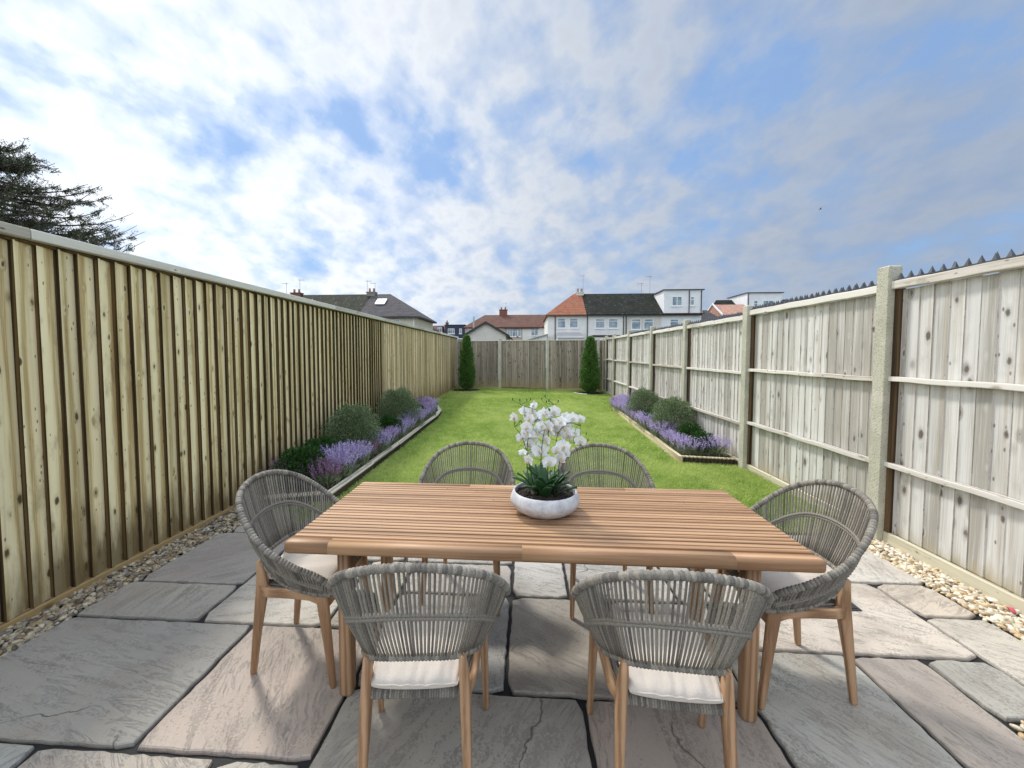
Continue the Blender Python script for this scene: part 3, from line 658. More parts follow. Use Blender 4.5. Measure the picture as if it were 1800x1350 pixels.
cypress((-2.28,15.0,lawnz(15)),'slim dark green columnar cypress, left one at the back fence',51,.25,2.02)
cypress((2.28,14.2,lawnz(14.2)),'slim dark green columnar cypress, right one at the back fence',52,.29,1.93)
# conifer behind the left fence
def conifer():
    global rng; rng=np.random.default_rng(77); random.seed(77)
    t=thing('conifer_tree','large dark conifer showing its bare tipped branches above the left fence','tree',(-10.6,7.,-.15))
    g=MB(); g.tube([(0,0,0),(.05,0,2.5),(0,.05,4.0),(0,0,5.55)],[.24,.19,.11,.02],10); g.build('trunk',M_bark,t)
    tw=MB(); P=[];A=[]; 
    z=1.6
    while z<5.7:
        rr=float(np.interp(z,[1.6,3.3,4.0,4.6,5.2,5.6,6.2],[2.7,2.6,2.3,2.05,1.5,.8,.1]))
        for k in range(7):
            a=random.uniform(0,2*PI); l=rr*random.uniform(.72,1.12)
            o=Vector((0,0,z+random.uniform(-.1,.1))); pts=[]
            for j in range(9):
                s=j/8; pts.append(o+Vector((math.cos(a+.12*s)*l*s,math.sin(a+.12*s)*l*s,l*(-.10*s+.34*s*s*s)+random.uniform(-.015,.015))))
            tw.tube(pts,[.03*(1-j/8)+.004 for j in range(9)],5)
            for j in range(26):
                s=random.uniform(.18,1.0); b=pts[min(8,int(s*8))]; sd_=random.choice((-1,1)); a2=a+sd_*random.uniform(.4,1.0)
                l2=(.20+.34*l*(1-s)*.55)*random.uniform(.6,1.25)
                e=b+Vector((math.cos(a2)*l2,math.sin(a2)*l2,l2*random.uniform(-.25,.85))); md=(b+e)/2+Vector((0,0,.02))
                tw.tube([b,md,e],[.006,.004,.002],3)
                m=int(42*(1.05 if s<.8 else .7))
                u=np.random.default_rng(random.randrange(10**6)).random(m)
                bb=np.array(b);ee=np.array(e); P.append(bb+(ee-bb)*u[:,None]+rng.normal(size=(m,3))*.018)
                A.append(np.tile(norm((ee-bb)[None])[0],(m,1))*.7+rng.normal(size=(m,3))*.75)
        z+=.17
    tw.build('limbs',plain('twig_bark',(.12,.095,.085),.9),t)
    P=np.concatenate(P);A=np.concatenate(A); V,F=leaves(P,A,rng.uniform(.035,.07,len(P)),.014)
    k=rng.random(len(P))[:,None]; c=np.array([.03,.045,.03])*(1-k)+np.array([.095,.11,.05])*k
    npmesh('crown',V,F,M_leaf,t,col=c)
conifer()

# ---------------- dining chair ----------------
def crv(ctrl,n):
    """Catmull-Rom"""
    P=[Vector(p) for p in ctrl]; P=[P[0]*2-P[1]]+P+[P[-1]*2-P[-2]]; out=[]; m=len(P)-3
    for i in range(n):
        u=i/(n-1)*m; k=min(int(u),m-1); t=u-k; a,b,c,d=P[k:k+4]
        out.append(.5*((2*b)+(c-a)*t+(2*a-5*b+4*c-d)*t*t+(3*b-a-3*c+d)*t**3))
    return out
def resample(pts,n):
    d=[0]
    for i in range(1,len(pts)): d.append(d[-1]+(pts[i]-pts[i-1]).length)
    out=[];j=0
    for i in range(n):
        s=d[-1]*i/(n-1)
        while j<len(d)-2 and d[j+1]<s: j+=1
        f=(s-d[j])/max(d[j+1]-d[j],1e-9); out.append(pts[j].lerp(pts[j+1],min(max(f,0),1)))
    return out
half=[(0,-.287,.902),(.11,-.274,.890),(.195,-.240,.858),(.255,-.182,.808),(.294,-.108,.738),(.306,-.03,.668),(.295,.075,.598),(.270,.165,.545),(.248,.225,.490)]
lowh=[(0,-.190,.552),(.085,-.187,.550),(.135,-.176,.545),(.168,-.14,.528),(.195,-.08,.495),(.215,0,.462),(.222,.08,.445),(.230,.15,.440),(.238,.215,.445)]
def full(h): return [(-x,y,z) for x,y,z in h[:0:-1]]+h
RIM=resample(crv(full(half),200),421); LOW=resample(crv(full(lowh),200),421)
RIMF=resample(crv(full(half),200),841)
def make_chair(label,loc,rz):
    t=thing('dining_chair',label,'chair',loc,rz,'rope back dining chairs around the table')
    # rear legs
    for s in (-1,1):
        g=MB(); g.bar([(s*.176,-.210,0),(s*.176,-.208,.01),(s*.170,-.188,.2),(s*.164,-.168,.36),(s*.161,-.160,.43),(s*.157,-.168,.50),(s*.155,-.176,.545)],[(.018,.022),(.024,.027),(.030,.036),(.034,.050),(.034,.056),(.030,.040),(.022,.026)],up=(0,1,0),rd=.32)
        g.build('leg',M_teakZ,t,smooth=True)
    for s in (-1,1):
        g=MB(); g.bar([(s*.226,.212,0),(s*.226,.210,.01),(s*.221,.188,.2),(s*.216,.168,.36),(s*.213,.160,.42),(s*.212,.158,.437)],[(.018,.022),(.024,.027),(.030,.036),(.034,.048),(.035,.054),(.032,.05)],up=(0,1,0),rd=.32)
        g.build('leg',M_teakZ,t,smooth=True)
    for s in (-1,1):
        g=MB(); g.bar([(s*.165,-.165,.405),(s*.170,-.135,.405),(s*.186,-.10,.410),(s*.195,0,.414),(s*.205,.10,.416),(s*.209,.135,.412),(s*.212,.16,.41)],[(.026,.075),(.028,.052),(.028,.040),(.028,.038),(.028,.040),(.028,.052),(.026,.06)],rd=.3)
        g.build('side_rail',M_teakY,t,smooth=True)
    g=MB(); g.bar([(-.205,.168,.375),(.205,.168,.375)],(.024,.045),rd=.25); g.build('front_rail',M_teakX,t,smooth=True)
    # woven seat
    g=MB(); nS=34
    for i in range(nS):
        u=i/(nS-1)*2-1; r=random.random()
        x0,x1=u*.142,u*.190
        loop=[(x0,-.160,.426),(x1,.165,.428),(x1,.182,.412),(x1,.165,.396),(x0,-.160,.390),(x0,-.178,.408)]
        g.tube(loop,.0048,6,closed=True,r=r,up=(1,0,0))
    g.tube([(-.15,-.160,.408),(.15,-.160,.408)],.013,8); g.tube([(-.195,.166,.41),(.195,.166,.41)],.013,8)
    for s in (-1,1): g.tube([(s*.148,-.146,.412),(s*.195,.166,.412)],.010,8)
    g.build('woven_seat',M_rope,t,smooth=True)
    # cushion
    g=MB(); nu,nv=48,40; vs=[];fs=[]
    def cu(u,v,top):
        x=u; y=v; e=(1-abs(u)**6)*(1-abs(v)**6); e=max(e,0)**.42
        w=.146+.040*(v*.5+.5); cx_=math.copysign(abs(u)**1.0,u)*w*(1-.05*v*v*abs(u)**3); cy_=-.006+v*.188*(1-.05*u*u*abs(v)**3)
        z=.442+.022+(.034 if top else -.020)*e-.012*max(0,-v)**2
        if top: z+=.0035*math.sin(u*9+v*4)*e+.0035*math.sin(u*17-v*5+2*math.sin(u*4))*e**.3*max(0,-v)**2+.002*math.sin(u*31+3*v)*e*max(0,-v)
        return (cx_,cy_,z)
    for top in (1,0):
        b0=len(vs)
        for i in range(nu+1):
            for j in range(nv+1):
                u=math.sin(PI/2*(i/nu*2-1)); v=math.sin(PI/2*(j/nv*2-1)); vs.append(cu(u,v,top))
        for i in range(nu):
            for j in range(nv):
                q=b0+i*(nv+1)+j; fq=(q,q+nv+1,q+nv+2,q+1); fs.append(fq if top else fq[::-1])
    g.add(vs,fs); cz=g.build('seat_cushion',M_fabric,t,smooth=True)
    g=MB(); per=[]
    for k in range(96):
        a=k/96*8; 
        if a<2: u,v=a-1,-1
        elif a<4: u,v=1,a-3
        elif a<6: u,v=5-a,1
        else: u,v=-1,7-a
        per.append(cu(u*.995,v*.995,1))
    g.tube(per,.003,6,closed=True); g.build('piping',M_fabric,cz,smooth=True)
    # rope shell
    g=MB(); nst=106
    for k in range(nst):
        f=(k+.5)/nst; i0=int(f*420); a=RIM[i0]; b=LOW[i0]; out=Vector((a.x*.5,(a.y+.05)*.5,0)); out=out.normalized() if out.length>.01 else out
        d=(a-b).length; pts=[a.lerp(b,s)+out*(.008*d/.33*math.sin(PI*s)) for s in (0,.17,.34,.5,.66,.83,1)]
        g.tube(pts,.0047 if k%2 else .0038,6,r=random.random(),up=(0,1,0))
    g.build('rope_strands',M_rope,t,smooth=True)
    def coil(path,rad,amp,ncoil,name,par=t):
        n=len(path); g=MB(); g.tube(path,[rad+amp*abs(math.sin(PI*i/(n-1)*ncoil))**.6 for i in range(n)],10,up=(0,1,.2))
        for i in range(n-1):
            for k in range(10): g.r[i*10+k]=.137*(int(i/(n-1)*ncoil*1.0+.15*k/10)%97)
        return g.build(name,M_rope,par,smooth=True)
    coil(RIMF,.0110,.0036,112,'rim')
    coil(LOW,.0075,.004,100,'lower_ring')
    mid=[]
    for i in range(421):
        a,b=RIM[i],LOW[i]; out=Vector((a.x*.5,(a.y+.05)*.5,0)).normalized(); s=.50+.10*(abs(i-210)/210)**2
        mid.append(a.lerp(b,s)+out*(.008*(a-b).length/.33*math.sin(PI*s)))
    g=MB()
    for dz in (-.006,.006):
        g.tube([p+Vector((0,0,dz)) for p in mid[14:407]],[.0052+.003*abs(math.sin(PI*i/420*100)) for i in range(393)],8,up=(0,1,.2))
    g.build('rope_band',M_rope,t,smooth=True)
    return t
random.seed(5)
CH=[('rope back dining chair on the near side of the table, at its left half',(-.375,1.39,0),R(5)),
('rope back dining chair on the near side of the table, at its right half',(.485,1.40,0),R(-4)),
('rope back dining chair at the left end of the table, seen from its side',(-1.09,1.905,0),-PI/2),
('rope back dining chair at the right end of the table, seen from its side',(1.225,1.92,0),PI/2),
('rope back dining chair on the lawn side of the table, left of the orchid bowl',(-.385,2.44,0),PI),
('rope back dining chair on the lawn side of the table, right of the orchid bowl',(.495,2.435,0),PI)]
c0=make_chair(*CH[0])
for l,p,rz in CH[1:]: dup(c0,p,rz,l)

# ---------------- table ----------------
T=thing('dining_table','slatted teak dining table with thick rounded edge standing on the patio','table',(.068,1.915,0),R(-.35))
W2,D2=1.066,.392
tb=MB(); n=21; d0=-D2+.064; pitch=(D2-.046-d0)/n
for i in range(n):
    y=d0+i*pitch; xs=[-W2+.004]+sorted(random.uniform(-.8,.8) for _ in range(random.choice((0,0,0,1))))+[W2-.004]
    for a,b in zip(xs,xs[1:]): tb.box(a+.0003,b-.0003,y+.0035,y+pitch-.0045,.724,.750,random.random())
tb.build('slats',M_teakX,T,bevel=.003)
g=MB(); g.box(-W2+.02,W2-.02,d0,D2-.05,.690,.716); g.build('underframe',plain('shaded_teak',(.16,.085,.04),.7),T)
def edgebar(y,w,h,z,segs):
    g=MB()
    for a,b in zip(segs,segs[1:]): 
        e0=.0 if a>segs[0] else .02; e1=.0 if b<segs[-1] else .02
        pts=[(a,y,z)]; wh=[(w if not e0 else w*.86,h if not e0 else h*.86)]
        if e0: pts+=[(a+.006,y,z),(a+.02,y,z)]; wh+=[(w*.96,h*.96),(w,h)]
        if e1: pts+=[(b-.02,y,z),(b-.006,y,z)]; wh+=[(w,h),(w*.96,h*.96)]
        pts+=[(b,y,z)]; wh+=[(w if not e1 else w*.86,h if not e1 else h*.86)]
        g.bar(pts,wh,r=random.random(),rd=.28)
    return g
edgebar(-D2+.03,.062,.052,.7245,[-W2,-.88,-.08,.74,W2]).build('front_edge',M_teakX,T,smooth=True)
edgebar(D2-.022,.046,.052,.7245,[-W2,-.4,.5,W2]).build('rear_edge',M_teakX,T,smooth=True)
for s in (-1,1):
    for q in (-1,1):
        g=MB(); g.bar([(s*.87,q*.255,0),(s*.87,q*.255,.01),(s*.87,q*.25,.35),(s*.87,q*.245,.69)],[(.05,.062),(.058,.070),(.06,.075),(.062,.08)],up=(0,1,0),rd=.3); g.build('leg',M_teakZ,T,smooth=True)
    g=MB(); g.bar([(s*.87,-.27,.655),(s*.87,.27,.655)],(.045,.07),rd=.2); g.build('cross_rail',M_teakY,T,smooth=True)
g=MB(); g.bar([(-.85,0,.64),(.85,0,.64)],(.04,.06),rd=.2); g.build('stretcher',M_teakX,T,smooth=True)

# ---------------- orchid bowl ----------------
BX,BY,BZ=.094,1.925,.7505
g=MB(); g.lathe([(0,.001),(.085,.0),(.115,.006),(.150,.028),(.170,.056),(.171,.070),(.163,.092),(.156,.106),(.152,.109),(.147,.106),(.150,.090),(.155,.07),(.10,.06),(0,.06)],56)
tag(g.build('planter_bowl',M_bowl,smooth=True,loc=(BX,BY,BZ)),'wide white mottled stone bowl in the middle of the table','planter')
O=thing('orchid_plant','white flowering orchid with dark strap leaves in the white bowl','orchid',(BX,BY,BZ+.06))
g=MB(); nn=24; g.add([(0,0,.028)]+[(.148*math.cos(2*PI*k/nn),.148*math.sin(2*PI*k/nn),.022) for k in range(nn)],[(0,k+1,(k+1)%nn+1) for k in range(nn)])
for k in range(160):
    a=random.uniform(0,6.28); q=random.random()**.5*.14; s=random.uniform(.005,.011); x,y=q*math.cos(a),q*math.sin(a)
    g.bar([(x-s,y,.026),(x,y+s*.3,.032),(x+s,y+s,.027)],[(s*.5,s*.4),(s,s*.8),(s*.4,s*.3)])
g.build('bark_mulch',plain('bark_mulch',(.05,.035,.025),.9),O)
M_oleaf=plain('orchid_leaf',(.03,.10,.028),.5,.25,14,c2=(.015,.055,.015))
random.seed(9)
for k in range(28):
    a=2*PI*k/14+random.uniform(-.15,.15); q0=random.uniform(.0,.06); up=random.uniform(.5,.8) if k%2 else random.uniform(.85,1.15); l=random.uniform(.13,.185)
    g=MB(); pts=[];wd=[]
    for j in range(8):
        s=j/7; o_=q0+l*(1-up*.62)*s**1.1+.02*s*s; z=.02+l*up*(s-.32*s*s)*1.1-(.03*s**3 if up<.6 else 0)
        pts.append((o_*math.cos(a),o_*math.sin(a),z)); wd.append(.048*math.sin(PI*min(.97,(s*.86+.12)))**.7)
    vs=[];fs=[]
    for j,(p,w) in enumerate(zip(pts,wd)):
        sx,sy=-math.sin(a)*w/2,math.cos(a)*w/2
        for m_,dz in ((-1,.006),(-.5,.001),(0,-.003),(.5,.001),(1,.006)): vs.append((p[0]+sx*m_,p[1]+sy*m_,p[2]+dz))
    for j in range(7):
        for m_ in range(4): fs.append((j*5+m_,j*5+m_+1,j*5+m_+6,j*5+m_+5))
    g.add(vs,fs); lf=g.build('leaf',M_oleaf,O,smooth=True); so=lf.modifiers.new('t','SOLIDIFY'); so.thickness=.002
def flower_mesh(seed):
    rr=random.Random(seed); g=MB()
    for (a,l,w,c) in ((90,.034,.026,1),(215,.034,.024,1),(325,.034,.024,1),(15,.036,.042,1),(165,.036,.042,1)):
        a=R(a+rr.uniform(-6,6)); d=Vector((math.cos(a),math.sin(a),0)); s=Vector((-math.sin(a),math.cos(a),0)); vs=[];fs=[]
        bend=rr.uniform(-.004,.007)
        for j in range(6):
            t_=j/5; ww=w*math.sin(PI*(t_*.80+.12))**.8
            for m_ in (-1,-.5,0,.5,1): vs.append(d*(l*t_*(1-.10*m_*m_))+s*(ww/2*m_)+Vector((0,0,bend*t_*t_*2+.003*math.sin(t_*5+m_*2+seed)-.003*m_*m_)) )
        for j in range(5):
            for m_ in range(4): fs.append((j*5+m_,j*5+m_+1,j*5+m_+6,j*5+m_+5))
        k=rr.uniform(.92,1.0); g.add(vs,fs,0,(.86*k,.88*k,.86*k))
    o=g.build('flower',M_petal,smooth=True); me=o.data; bpy.data.objects.remove(o)
    g=MB()
    g.bar([(0,.002,.002),(0,-.002,.009),(0,-.010,.011),(0,-.015,.006)],[(.005,.004),(.010,.006),(.008,.004),(.002,.002)],c=(.80,.62,.50))
    g.bar([(-.006,-.001,.004),(0,.0,.010),(.006,-.001,.004)],[(.003,.004),(.005,.005),(.003,.004)],c=(.80,.62,.18))
    o=g.build('flower_centre',M_petal,smooth=True); m2=o.data; bpy.data.objects.remove(o)
    return me,m2
FM=[flower_mesh(s) for s in range(5)]
FP=[(230,300,.9),(410,178,.75),(325,240,1),(370,305,1.15),(430,318,1),(340,370,1.05),(400,250,.8),(500,250,1.1),(590,225,1.1),(545,265,.8),(650,305,1.1),(705,290,1),(760,270,1),(835,298,.8),(555,420,1.5),(440,430,1.15),(340,440,1),(298,497,1.0),(375,545,1.15),(465,590,1.45),(420,630,.9),(303,598,.7),(352,662,1),(520,495,.9),(610,370,1),(690,385,1.2),(645,440,1.1),(785,420,.9),(725,470,1.15),(835,485,.95),(680,530,1.2),(545,675,1.2),(655,670,1.3),(618,560,.9),(535,360,1.1),(575,320,.7),(480,350,.9),(700,600,.8),(400,490,1.0),(745,340,.7)]
fpos=[]
for cx_,cz_,s in FP:
    X=(cx_-515)*.00053; Z=1.37-.00053*cz_-(BZ+.06); Yo=random.uniform(-.07,.05)
    f=.00053/.00053*(1.0+Yo/1.92); X*=f; fpos.append((X,Yo,Z))
    k=random.randrange(5); o=bpy.data.objects.new('flower',FM[k][0]); link(o,O); o.location=(X,Yo,Z); o.scale=(s*.92,)*3
    fx=Vector((random.uniform(-.7,.7)+X*2,-1,random.uniform(-.15,.75))); o.rotation_euler=fx.to_track_quat('Z','Y').to_euler()
    c=bpy.data.objects.new('flower_centre',FM[k][1]); link(c,o)
M_stem=plain('orchid_stem',(.07,.14,.035),.5,.2,20)
stems=[((-.07,.0),[(-.09,.0,.2),(-.075,.0,.34),(-.03,-.01,.43),(-.12,0,.47)]),((-.02,-.03),[(-.02,-.03,.22),(-.005,-.02,.34),(.03,-.02,.44)]),((.045,.0),[(.05,0,.2),(.06,0,.32),(.11,0,.38),(.17,-.01,.37)]),((.02,.03),[(.015,.03,.2),(.02,.02,.36),(.045,0,.47)]),((-.05,.03),[(-.08,.02,.18),(-.11,.0,.30),(-.15,.0,.36)]),((.06,.02),[(.075,.01,.2),(.12,0,.28),(.17,0,.27)])]
for b0,ps in stems:
    g=MB(); c=crv([(b0[0],b0[1],.02)]+ps,24); g.tube(c,[.0028-.0014*i/23 for i in range(24)],6)
    for k in range(6):   # pedicels to nearby flowers, buds at the tip
        pass
    for X,Y_,Z in fpos:
        dm=min(range(24),key=lambda i:(c[i]-Vector((X,Y_,Z))).length)
        if dm>6 and (c[dm]-Vector((X,Y_,Z))).length<.075: g.tube([c[dm],(c[dm]+Vector((X,Y_,Z)))/2+Vector((0,0,.008)),Vector((X,Y_,Z))],[.0012,.001,.001],4)
    e=c[-1]
    for k in range(4):
        d=Vector((random.uniform(-.03,.03),random.uniform(-.01,.01),random.uniform(0,.03)))*(1+k*.3); g.tube([e,e+d],[.001,.001],4)
        q=e+d; g.bar([q,q+Vector((0,0,.004)),q+Vector((0,0,.009)),q+Vector((0,0,.013))],[(.003,.003),(.007,.007),(.006,.006),(.001,.001)],up=(0,1,0),rd=.45)
    g.build('flower_stem',M_stem,O,smooth=True)

# ---------------- houses ----------------
def tiles(name,c1,c2,moss=None,lines=3.2):
    m,t,b=newmat(name); tcn=N(t,'ShaderNodeTexCoord'); sx=N(t,'ShaderNodeSeparateXYZ'); L(t,tcn.outputs['Object'],sx.inputs[0])
    v=coords(t,(1,1,1)); vt=coords(t,(3.3,3.3,4.6))
    w=math_(t,'FRACT',math_(t,'MULTIPLY',sx.outputs[2],lines)); ln=ramp(t,w,[(0,.35),(.12,1),(1,.9)])
    vo=N(t,'ShaderNodeTexVoronoi',i_Scale=1.4); L(t,vt,vo.inputs['Vector'])
    c=mix(t,ramp(t,noise(t,v,1.3,7,.65),[(.3,0),(.7,1)]),c1,c2)
    c=mix(t,.35,c,mix(t,1.,c,vo.outputs['Color'],'MULTIPLY')); c=mix(t,1.,c,ln,'MULTIPLY')
    if moss:
        c=mix(t,ramp(t,noise(t,v,3.2,7,.72),[(.56,0),(.66,moss[1])]),c,moss[0])
    L(t,c,b.inputs['Base Color']); b.inputs['Roughness'].default_value=.85; b.inputs['Specular IOR Level'].default_value=.2; return m
T_moss=tiles('mossy_dark_tiles',(.014,.016,.012),(.03,.036,.02),((.22,.23,.13),.55)); T_slate=tiles('dark_slate_tiles',(.07,.066,.072),(.12,.112,.115),((.13,.12,.08),.3),2.6)
T_dark=tiles('black_tiles',(.010,.011,.010),(.026,.03,.022),((.22,.23,.17),.35)); T_or=tiles('orange_tiles',(.29,.105,.06),(.40,.17,.10)); T_brn=tiles('brown_tiles',(.13,.065,.05),(.20,.105,.08),((.12,.09,.06),.5)); T_pk=tiles('pink_tiles',(.50,.27,.20),(.60,.36,.27))
def render_(n,c): return plain(n,c,.9,.07,1.4)
M_wcream=render_('cream_render',(.62,.58,.46)); M_wwhite=render_('white_render',(.80,.78,.73)); M_wgrey=render_('grey_pebbledash',(.66,.62,.56)); M_wpink=render_('pink_pebbledash',(.50,.42,.36)); M_wht=render_('white_cladding',(.78,.79,.80)); M_wblue=render_('dark_blue_cladding',(.035,.05,.085))
M_upvc=plain('white_window_frame',(.8,.8,.8),.4,.03); M_blk=plain('black_plastic',(.02,.02,.022),.4); M_brick=plain('red_brick',(.24,.10,.07),.9,.2,12); M_stack=plain('weathered_stack',(.30,.26,.21),.9,.2,9); M_pot=plain('clay_pot',(.42,.33,.25),.8); M_alu=plain('aerial_metal',(.3,.3,.32),.4,metal=.6)
def glass():
    m,t,b=newmat('window_glass'); c=ramp(t,noise(t,coords(t,(1,1,1),0,9),1.6,3,.5),[(.35,(.10,.15,.19)),(.65,(.30,.38,.42))]); L(t,c,b.inputs['Base Color']); b.inputs['Roughness'].default_value=.06; b.inputs['Specular IOR Level'].default_value=.8; return m
M_glass=glass()
def window(par,x,z,w,h,y,mull=1,trans=.3,name='window'):
    g=MB(); f=.07; d=y-.04
    g.box(x-w/2,x+w/2,d,y+.02,z-h/2,z-h/2+f); g.box(x-w/2,x+w/2,d,y+.02,z+h/2-f,z+h/2)
    for xx in (x-w/2,x+w/2-f): g.box(xx,xx+f,d+.001,y+.02,z-h/2+f,z+h/2-f)
    for k in range(mull):
        xx=x-w/2+w*(k+1)/(mull+1); g.box(xx-.03,xx+.03,d+.002,y+.02,z-h/2+f,z+h/2-f)
    if trans: g.box(x-w/2+f,x+w/2-f,d+.003,y+.02,z+h/2-h*trans-.03,z+h/2-h*trans+.03)
    g.box(x-w/2-.08,x+w/2+.08,y-.09,y+.02,z-h/2-.09,z-h/2-.002)
    o=g.build(name,M_upvc,par); g=MB(); g.add([(x-w/2+f,y-.015,z-h/2+f),(x+w/2-f,y-.015,z-h/2+f),(x+w/2-f,y-.015,z+h/2-f),(x-w/2+f,y-.015,z+h/2-f)],[(0,1,2,3)]); g.build('pane',M_glass,o)
def hiproof(x0,x1,y0,y1,ze,zr,hl,hr,ov=.25):
    """eaves rectangle, ridge along X; hl/hr hip insets (0=gable)"""
    g=MB(); ym=(y0+y1)/2; a,b,c,d=x0-ov,x1+ov,y0-ov,y1+ov
    A,B,C,D=(a,c,ze),(b,c,ze),(b,d,ze),(a,d,ze); E,F_=(a+hl+(0 if hl==0 else 0),ym,zr),(b-hr,ym,zr)
    vs=[A,B,C,D,E,F_]+[(p[0],p[1],p[2]-.16) for p in (A,B,C,D)]
    g.add(vs,[(0,1,5,4),(2,3,4,5),(1,2,5),(3,0,4),(0,6,7,1),(1,7,8,2),(2,8,9,3),(3,9,6,0),(9,8,7,6)])
    return g
def chimney(par,x,y,z0,z1,w=.9,d=.6,pots=2,mat=None):
    g=MB(); g.box(x-w/2,x+w/2,y-d/2,y+d/2,z0,z1); g.box(x-w/2-.06,x+w/2+.06,y-d/2-.06,y+d/2+.06,z1+.001,z1+.12); c=g.build('chimney',mat or M_brick,par)
    for k in range(pots):
        g=MB(); xx=x-w/2+w*(k+.5)/pots; g.lathe([(.0,.121),(.13,.121),(.11,.5),(.14,.55),(.09,.55),(0,.54)],10,(xx,y,z1)); g.build('chimney_pot',M_pot,c,smooth=True)
def aerial(par,x,y,z0,h,left=1):
    g=MB(); g.tube([(x,y,z0),(x,y,z0+h)],.022,5); g.tube([(x-.55*left,y,z0+h*.93),(x+.25*left,y,z0+h*.93)],.016,4)
    for k in range(6): xx=x+left*(-.5+.13*k); g.tube([(xx,y-.2,z0+h*.93),(xx,y+.2,z0+h*.93+.02)],.01,4)
    g.build('aerial',M_alu,par)
def pipe(par,x,y,z0,z1,mat=None):
    g=MB(); g.tube([(x,y-.06,z0),(x,y-.06,z1)],.05,6); g.build('downpipe',mat or M_blk,par)
# A: left terrace
A=thing('terraced_house','cream house with hipped dark tiled roof and roof window above the left fence','house',(-14,42,0)); ox=-14
g=MB(); g.box(-18.3-ox,-12.0-ox,0,8,0,5.62); g.build('wall',M_wcream,A)
g=hiproof(-18.3-ox+.25,-11.75-ox,0,8,5.6,8.62,0,4.6); rf=g.build('roof',T_slate,A)
g=MB(); g.box(-18.25-ox,-11.5-ox,-.42,-.26,5.36,5.47); g.build('gutter',M_blk,A)
sl=(8.62-5.6)/4.25
g=MB(); Mx=Matrix.Translation((-16.6-ox,2.3,7.47))@Matrix.Rotation(math.atan(sl),4,'X'); g.box(-.55,.55,-.6,.6,0,.10,M=Mx); s_=g.build('roof_window',M_upvc,rf); g=MB(); g.box(-.46,.46,-.5,.5,.102,.106,M=Mx); g.build('pane',plain('bright_pane',(.6,.66,.72),.08),s_)
chimney(rf,-18.35-ox,4,7.9,8.75,1.0,.7,2,M_stack); aerial(rf,-18.9-ox,4,8.3,2.0,-1); aerial(rf,-17.95-ox,4,8.5,1.5)
window(A,-14.2-ox,4.75,1.1,1.0,0,1); window(A,-16.6-ox,4.75,1.1,1.0,0,1); pipe(A,-12.15-ox,0,0,5.4,M_upvc)
A2=thing('terraced_house','house with long mossy dark roof, farthest left above the left fence','house',(-24,42,0)); ox=-24
g=MB(); g.box(-31-ox,-18.302-ox,0,8,0,5.62); g.build('wall',M_wcream,A2)
g=hiproof(-30.75-ox,-18.302-ox-.25,0,8,5.6,8.62,0,0); rf=g.build('roof',T_moss,A2)
chimney(rf,-27.6-ox,4,7.9,8.75,1.2,.7,2,M_brick); aerial(rf,-28.9-ox,4,8.5,1.6); aerial(rf,-27.2-ox,4,8.9,1.6,-1)
g=MB(); g.box(-25.2-ox,-24.5-ox,2.2,2.8,6.9,7.45); g.tube([(-24.85-ox,2.5,7.4),(-24.85-ox,2.5,7.9)],.05,6); g.build('roof_vent',M_upvc,rf)
window(A2,-20.5-ox,4.7,1.1,1.0,0,1); window(A2,-23.2-ox,4.7,1.1,1.0,0,1)
# B
B=thing('hipped_house','dark roofed hipped house just right of the cream house','house',(-15,56,0)); ox=-15
g=MB(); g.box(-22-ox,-14.4-ox,0,7,0,5.35); g.build('wall',M_wwhite,B); hiproof(-22-ox,-14.4-ox,0,7,5.3,7.35,2.5,2.6).build('roof',T_slate,B); window(B,-15.4-ox,4.3,1.3,1.0,0,1)
# C
C=thing('brown_roof_house','small distant brown roofed house with one white dormer window','house',(-16.8,76,0)); ox=-16.8
g=MB(); g.box(-3,1.1,0,7,0,5.4); g.build('wall',M_wpink,C); hiproof(-3,1.1-.26,0,7,5.4,7.3,0,0).build('roof',T_brn,C)
g=MB(); g.box(-.6,.5,-.1,1.5,5.5,6.9); dm=g.build('dormer',M_brick,C); window(dm,-.05,6.25,.9,1.0,-.1,1)
C=thing('dark_blue_house','distant flat topped house with dark blue cladding and white windows','house',(-13.7,75,0))
g=MB(); g.box(-1.9,1.8,0,6,4.2,7.05); g.box(-2.1,2.0,-.1,6.1,7.052,7.15); g.build('upper_storey',M_wblue,C); g=MB(); g.box(-1.9,1.8,-.5,6,0,4.198); g.build('wall',M_wblue,C)
g=MB(); g.box(-2.1,1.9,-.7,-.45,4.3,4.5); g.build('parapet',M_upvc,C)
window(C,-.7,5.9,1.3,1.0,0,2); window(C,1.1,5.9,.5,1.0,0,0); window(C,-.8,3.3,1.4,1.5,-.5,1)
chimney(C,-1.9,2,6.8,7.6,.5,.5,1)
# D
D=thing('brown_roof_terrace','distant beige terrace with long brown tiled roof and brick chimney, behind the garage','house',(-4,62,0)); ox=-4
g=MB(); g.box(-9.7-ox,-.6-ox,0,8,0,5.76); g.build('wall',M_wpink,D); 
g=MB(); g.box(-.598-ox,6-ox,-.0,8,0,5.76); g.build('side_wall',M_wwhite,D)
hiproof(-9.7-ox,6-ox,0,8,5.75,8.05,3.0,0).build('roof',T_brn,D); chimney(D,-3.85-ox,4,7.8,8.8,1.3,.7,2); aerial(D,-3.4-ox,4,8.8,1.3)
window(D,-2.15-ox,4.85,1.7,1.2,0,3); window(D,-.95-ox-.2,4.85,.6,1.2,0,0); window(D,1.3-ox,4.9,1.1,1.1,0,1); window(D,-8.6-ox,4.9,1.2,1.0,0,1)
g=MB(); g.box(-3.4-ox,2-ox,-.30,-.262,5.45,5.56); g.build('gutter',M_blk,D)
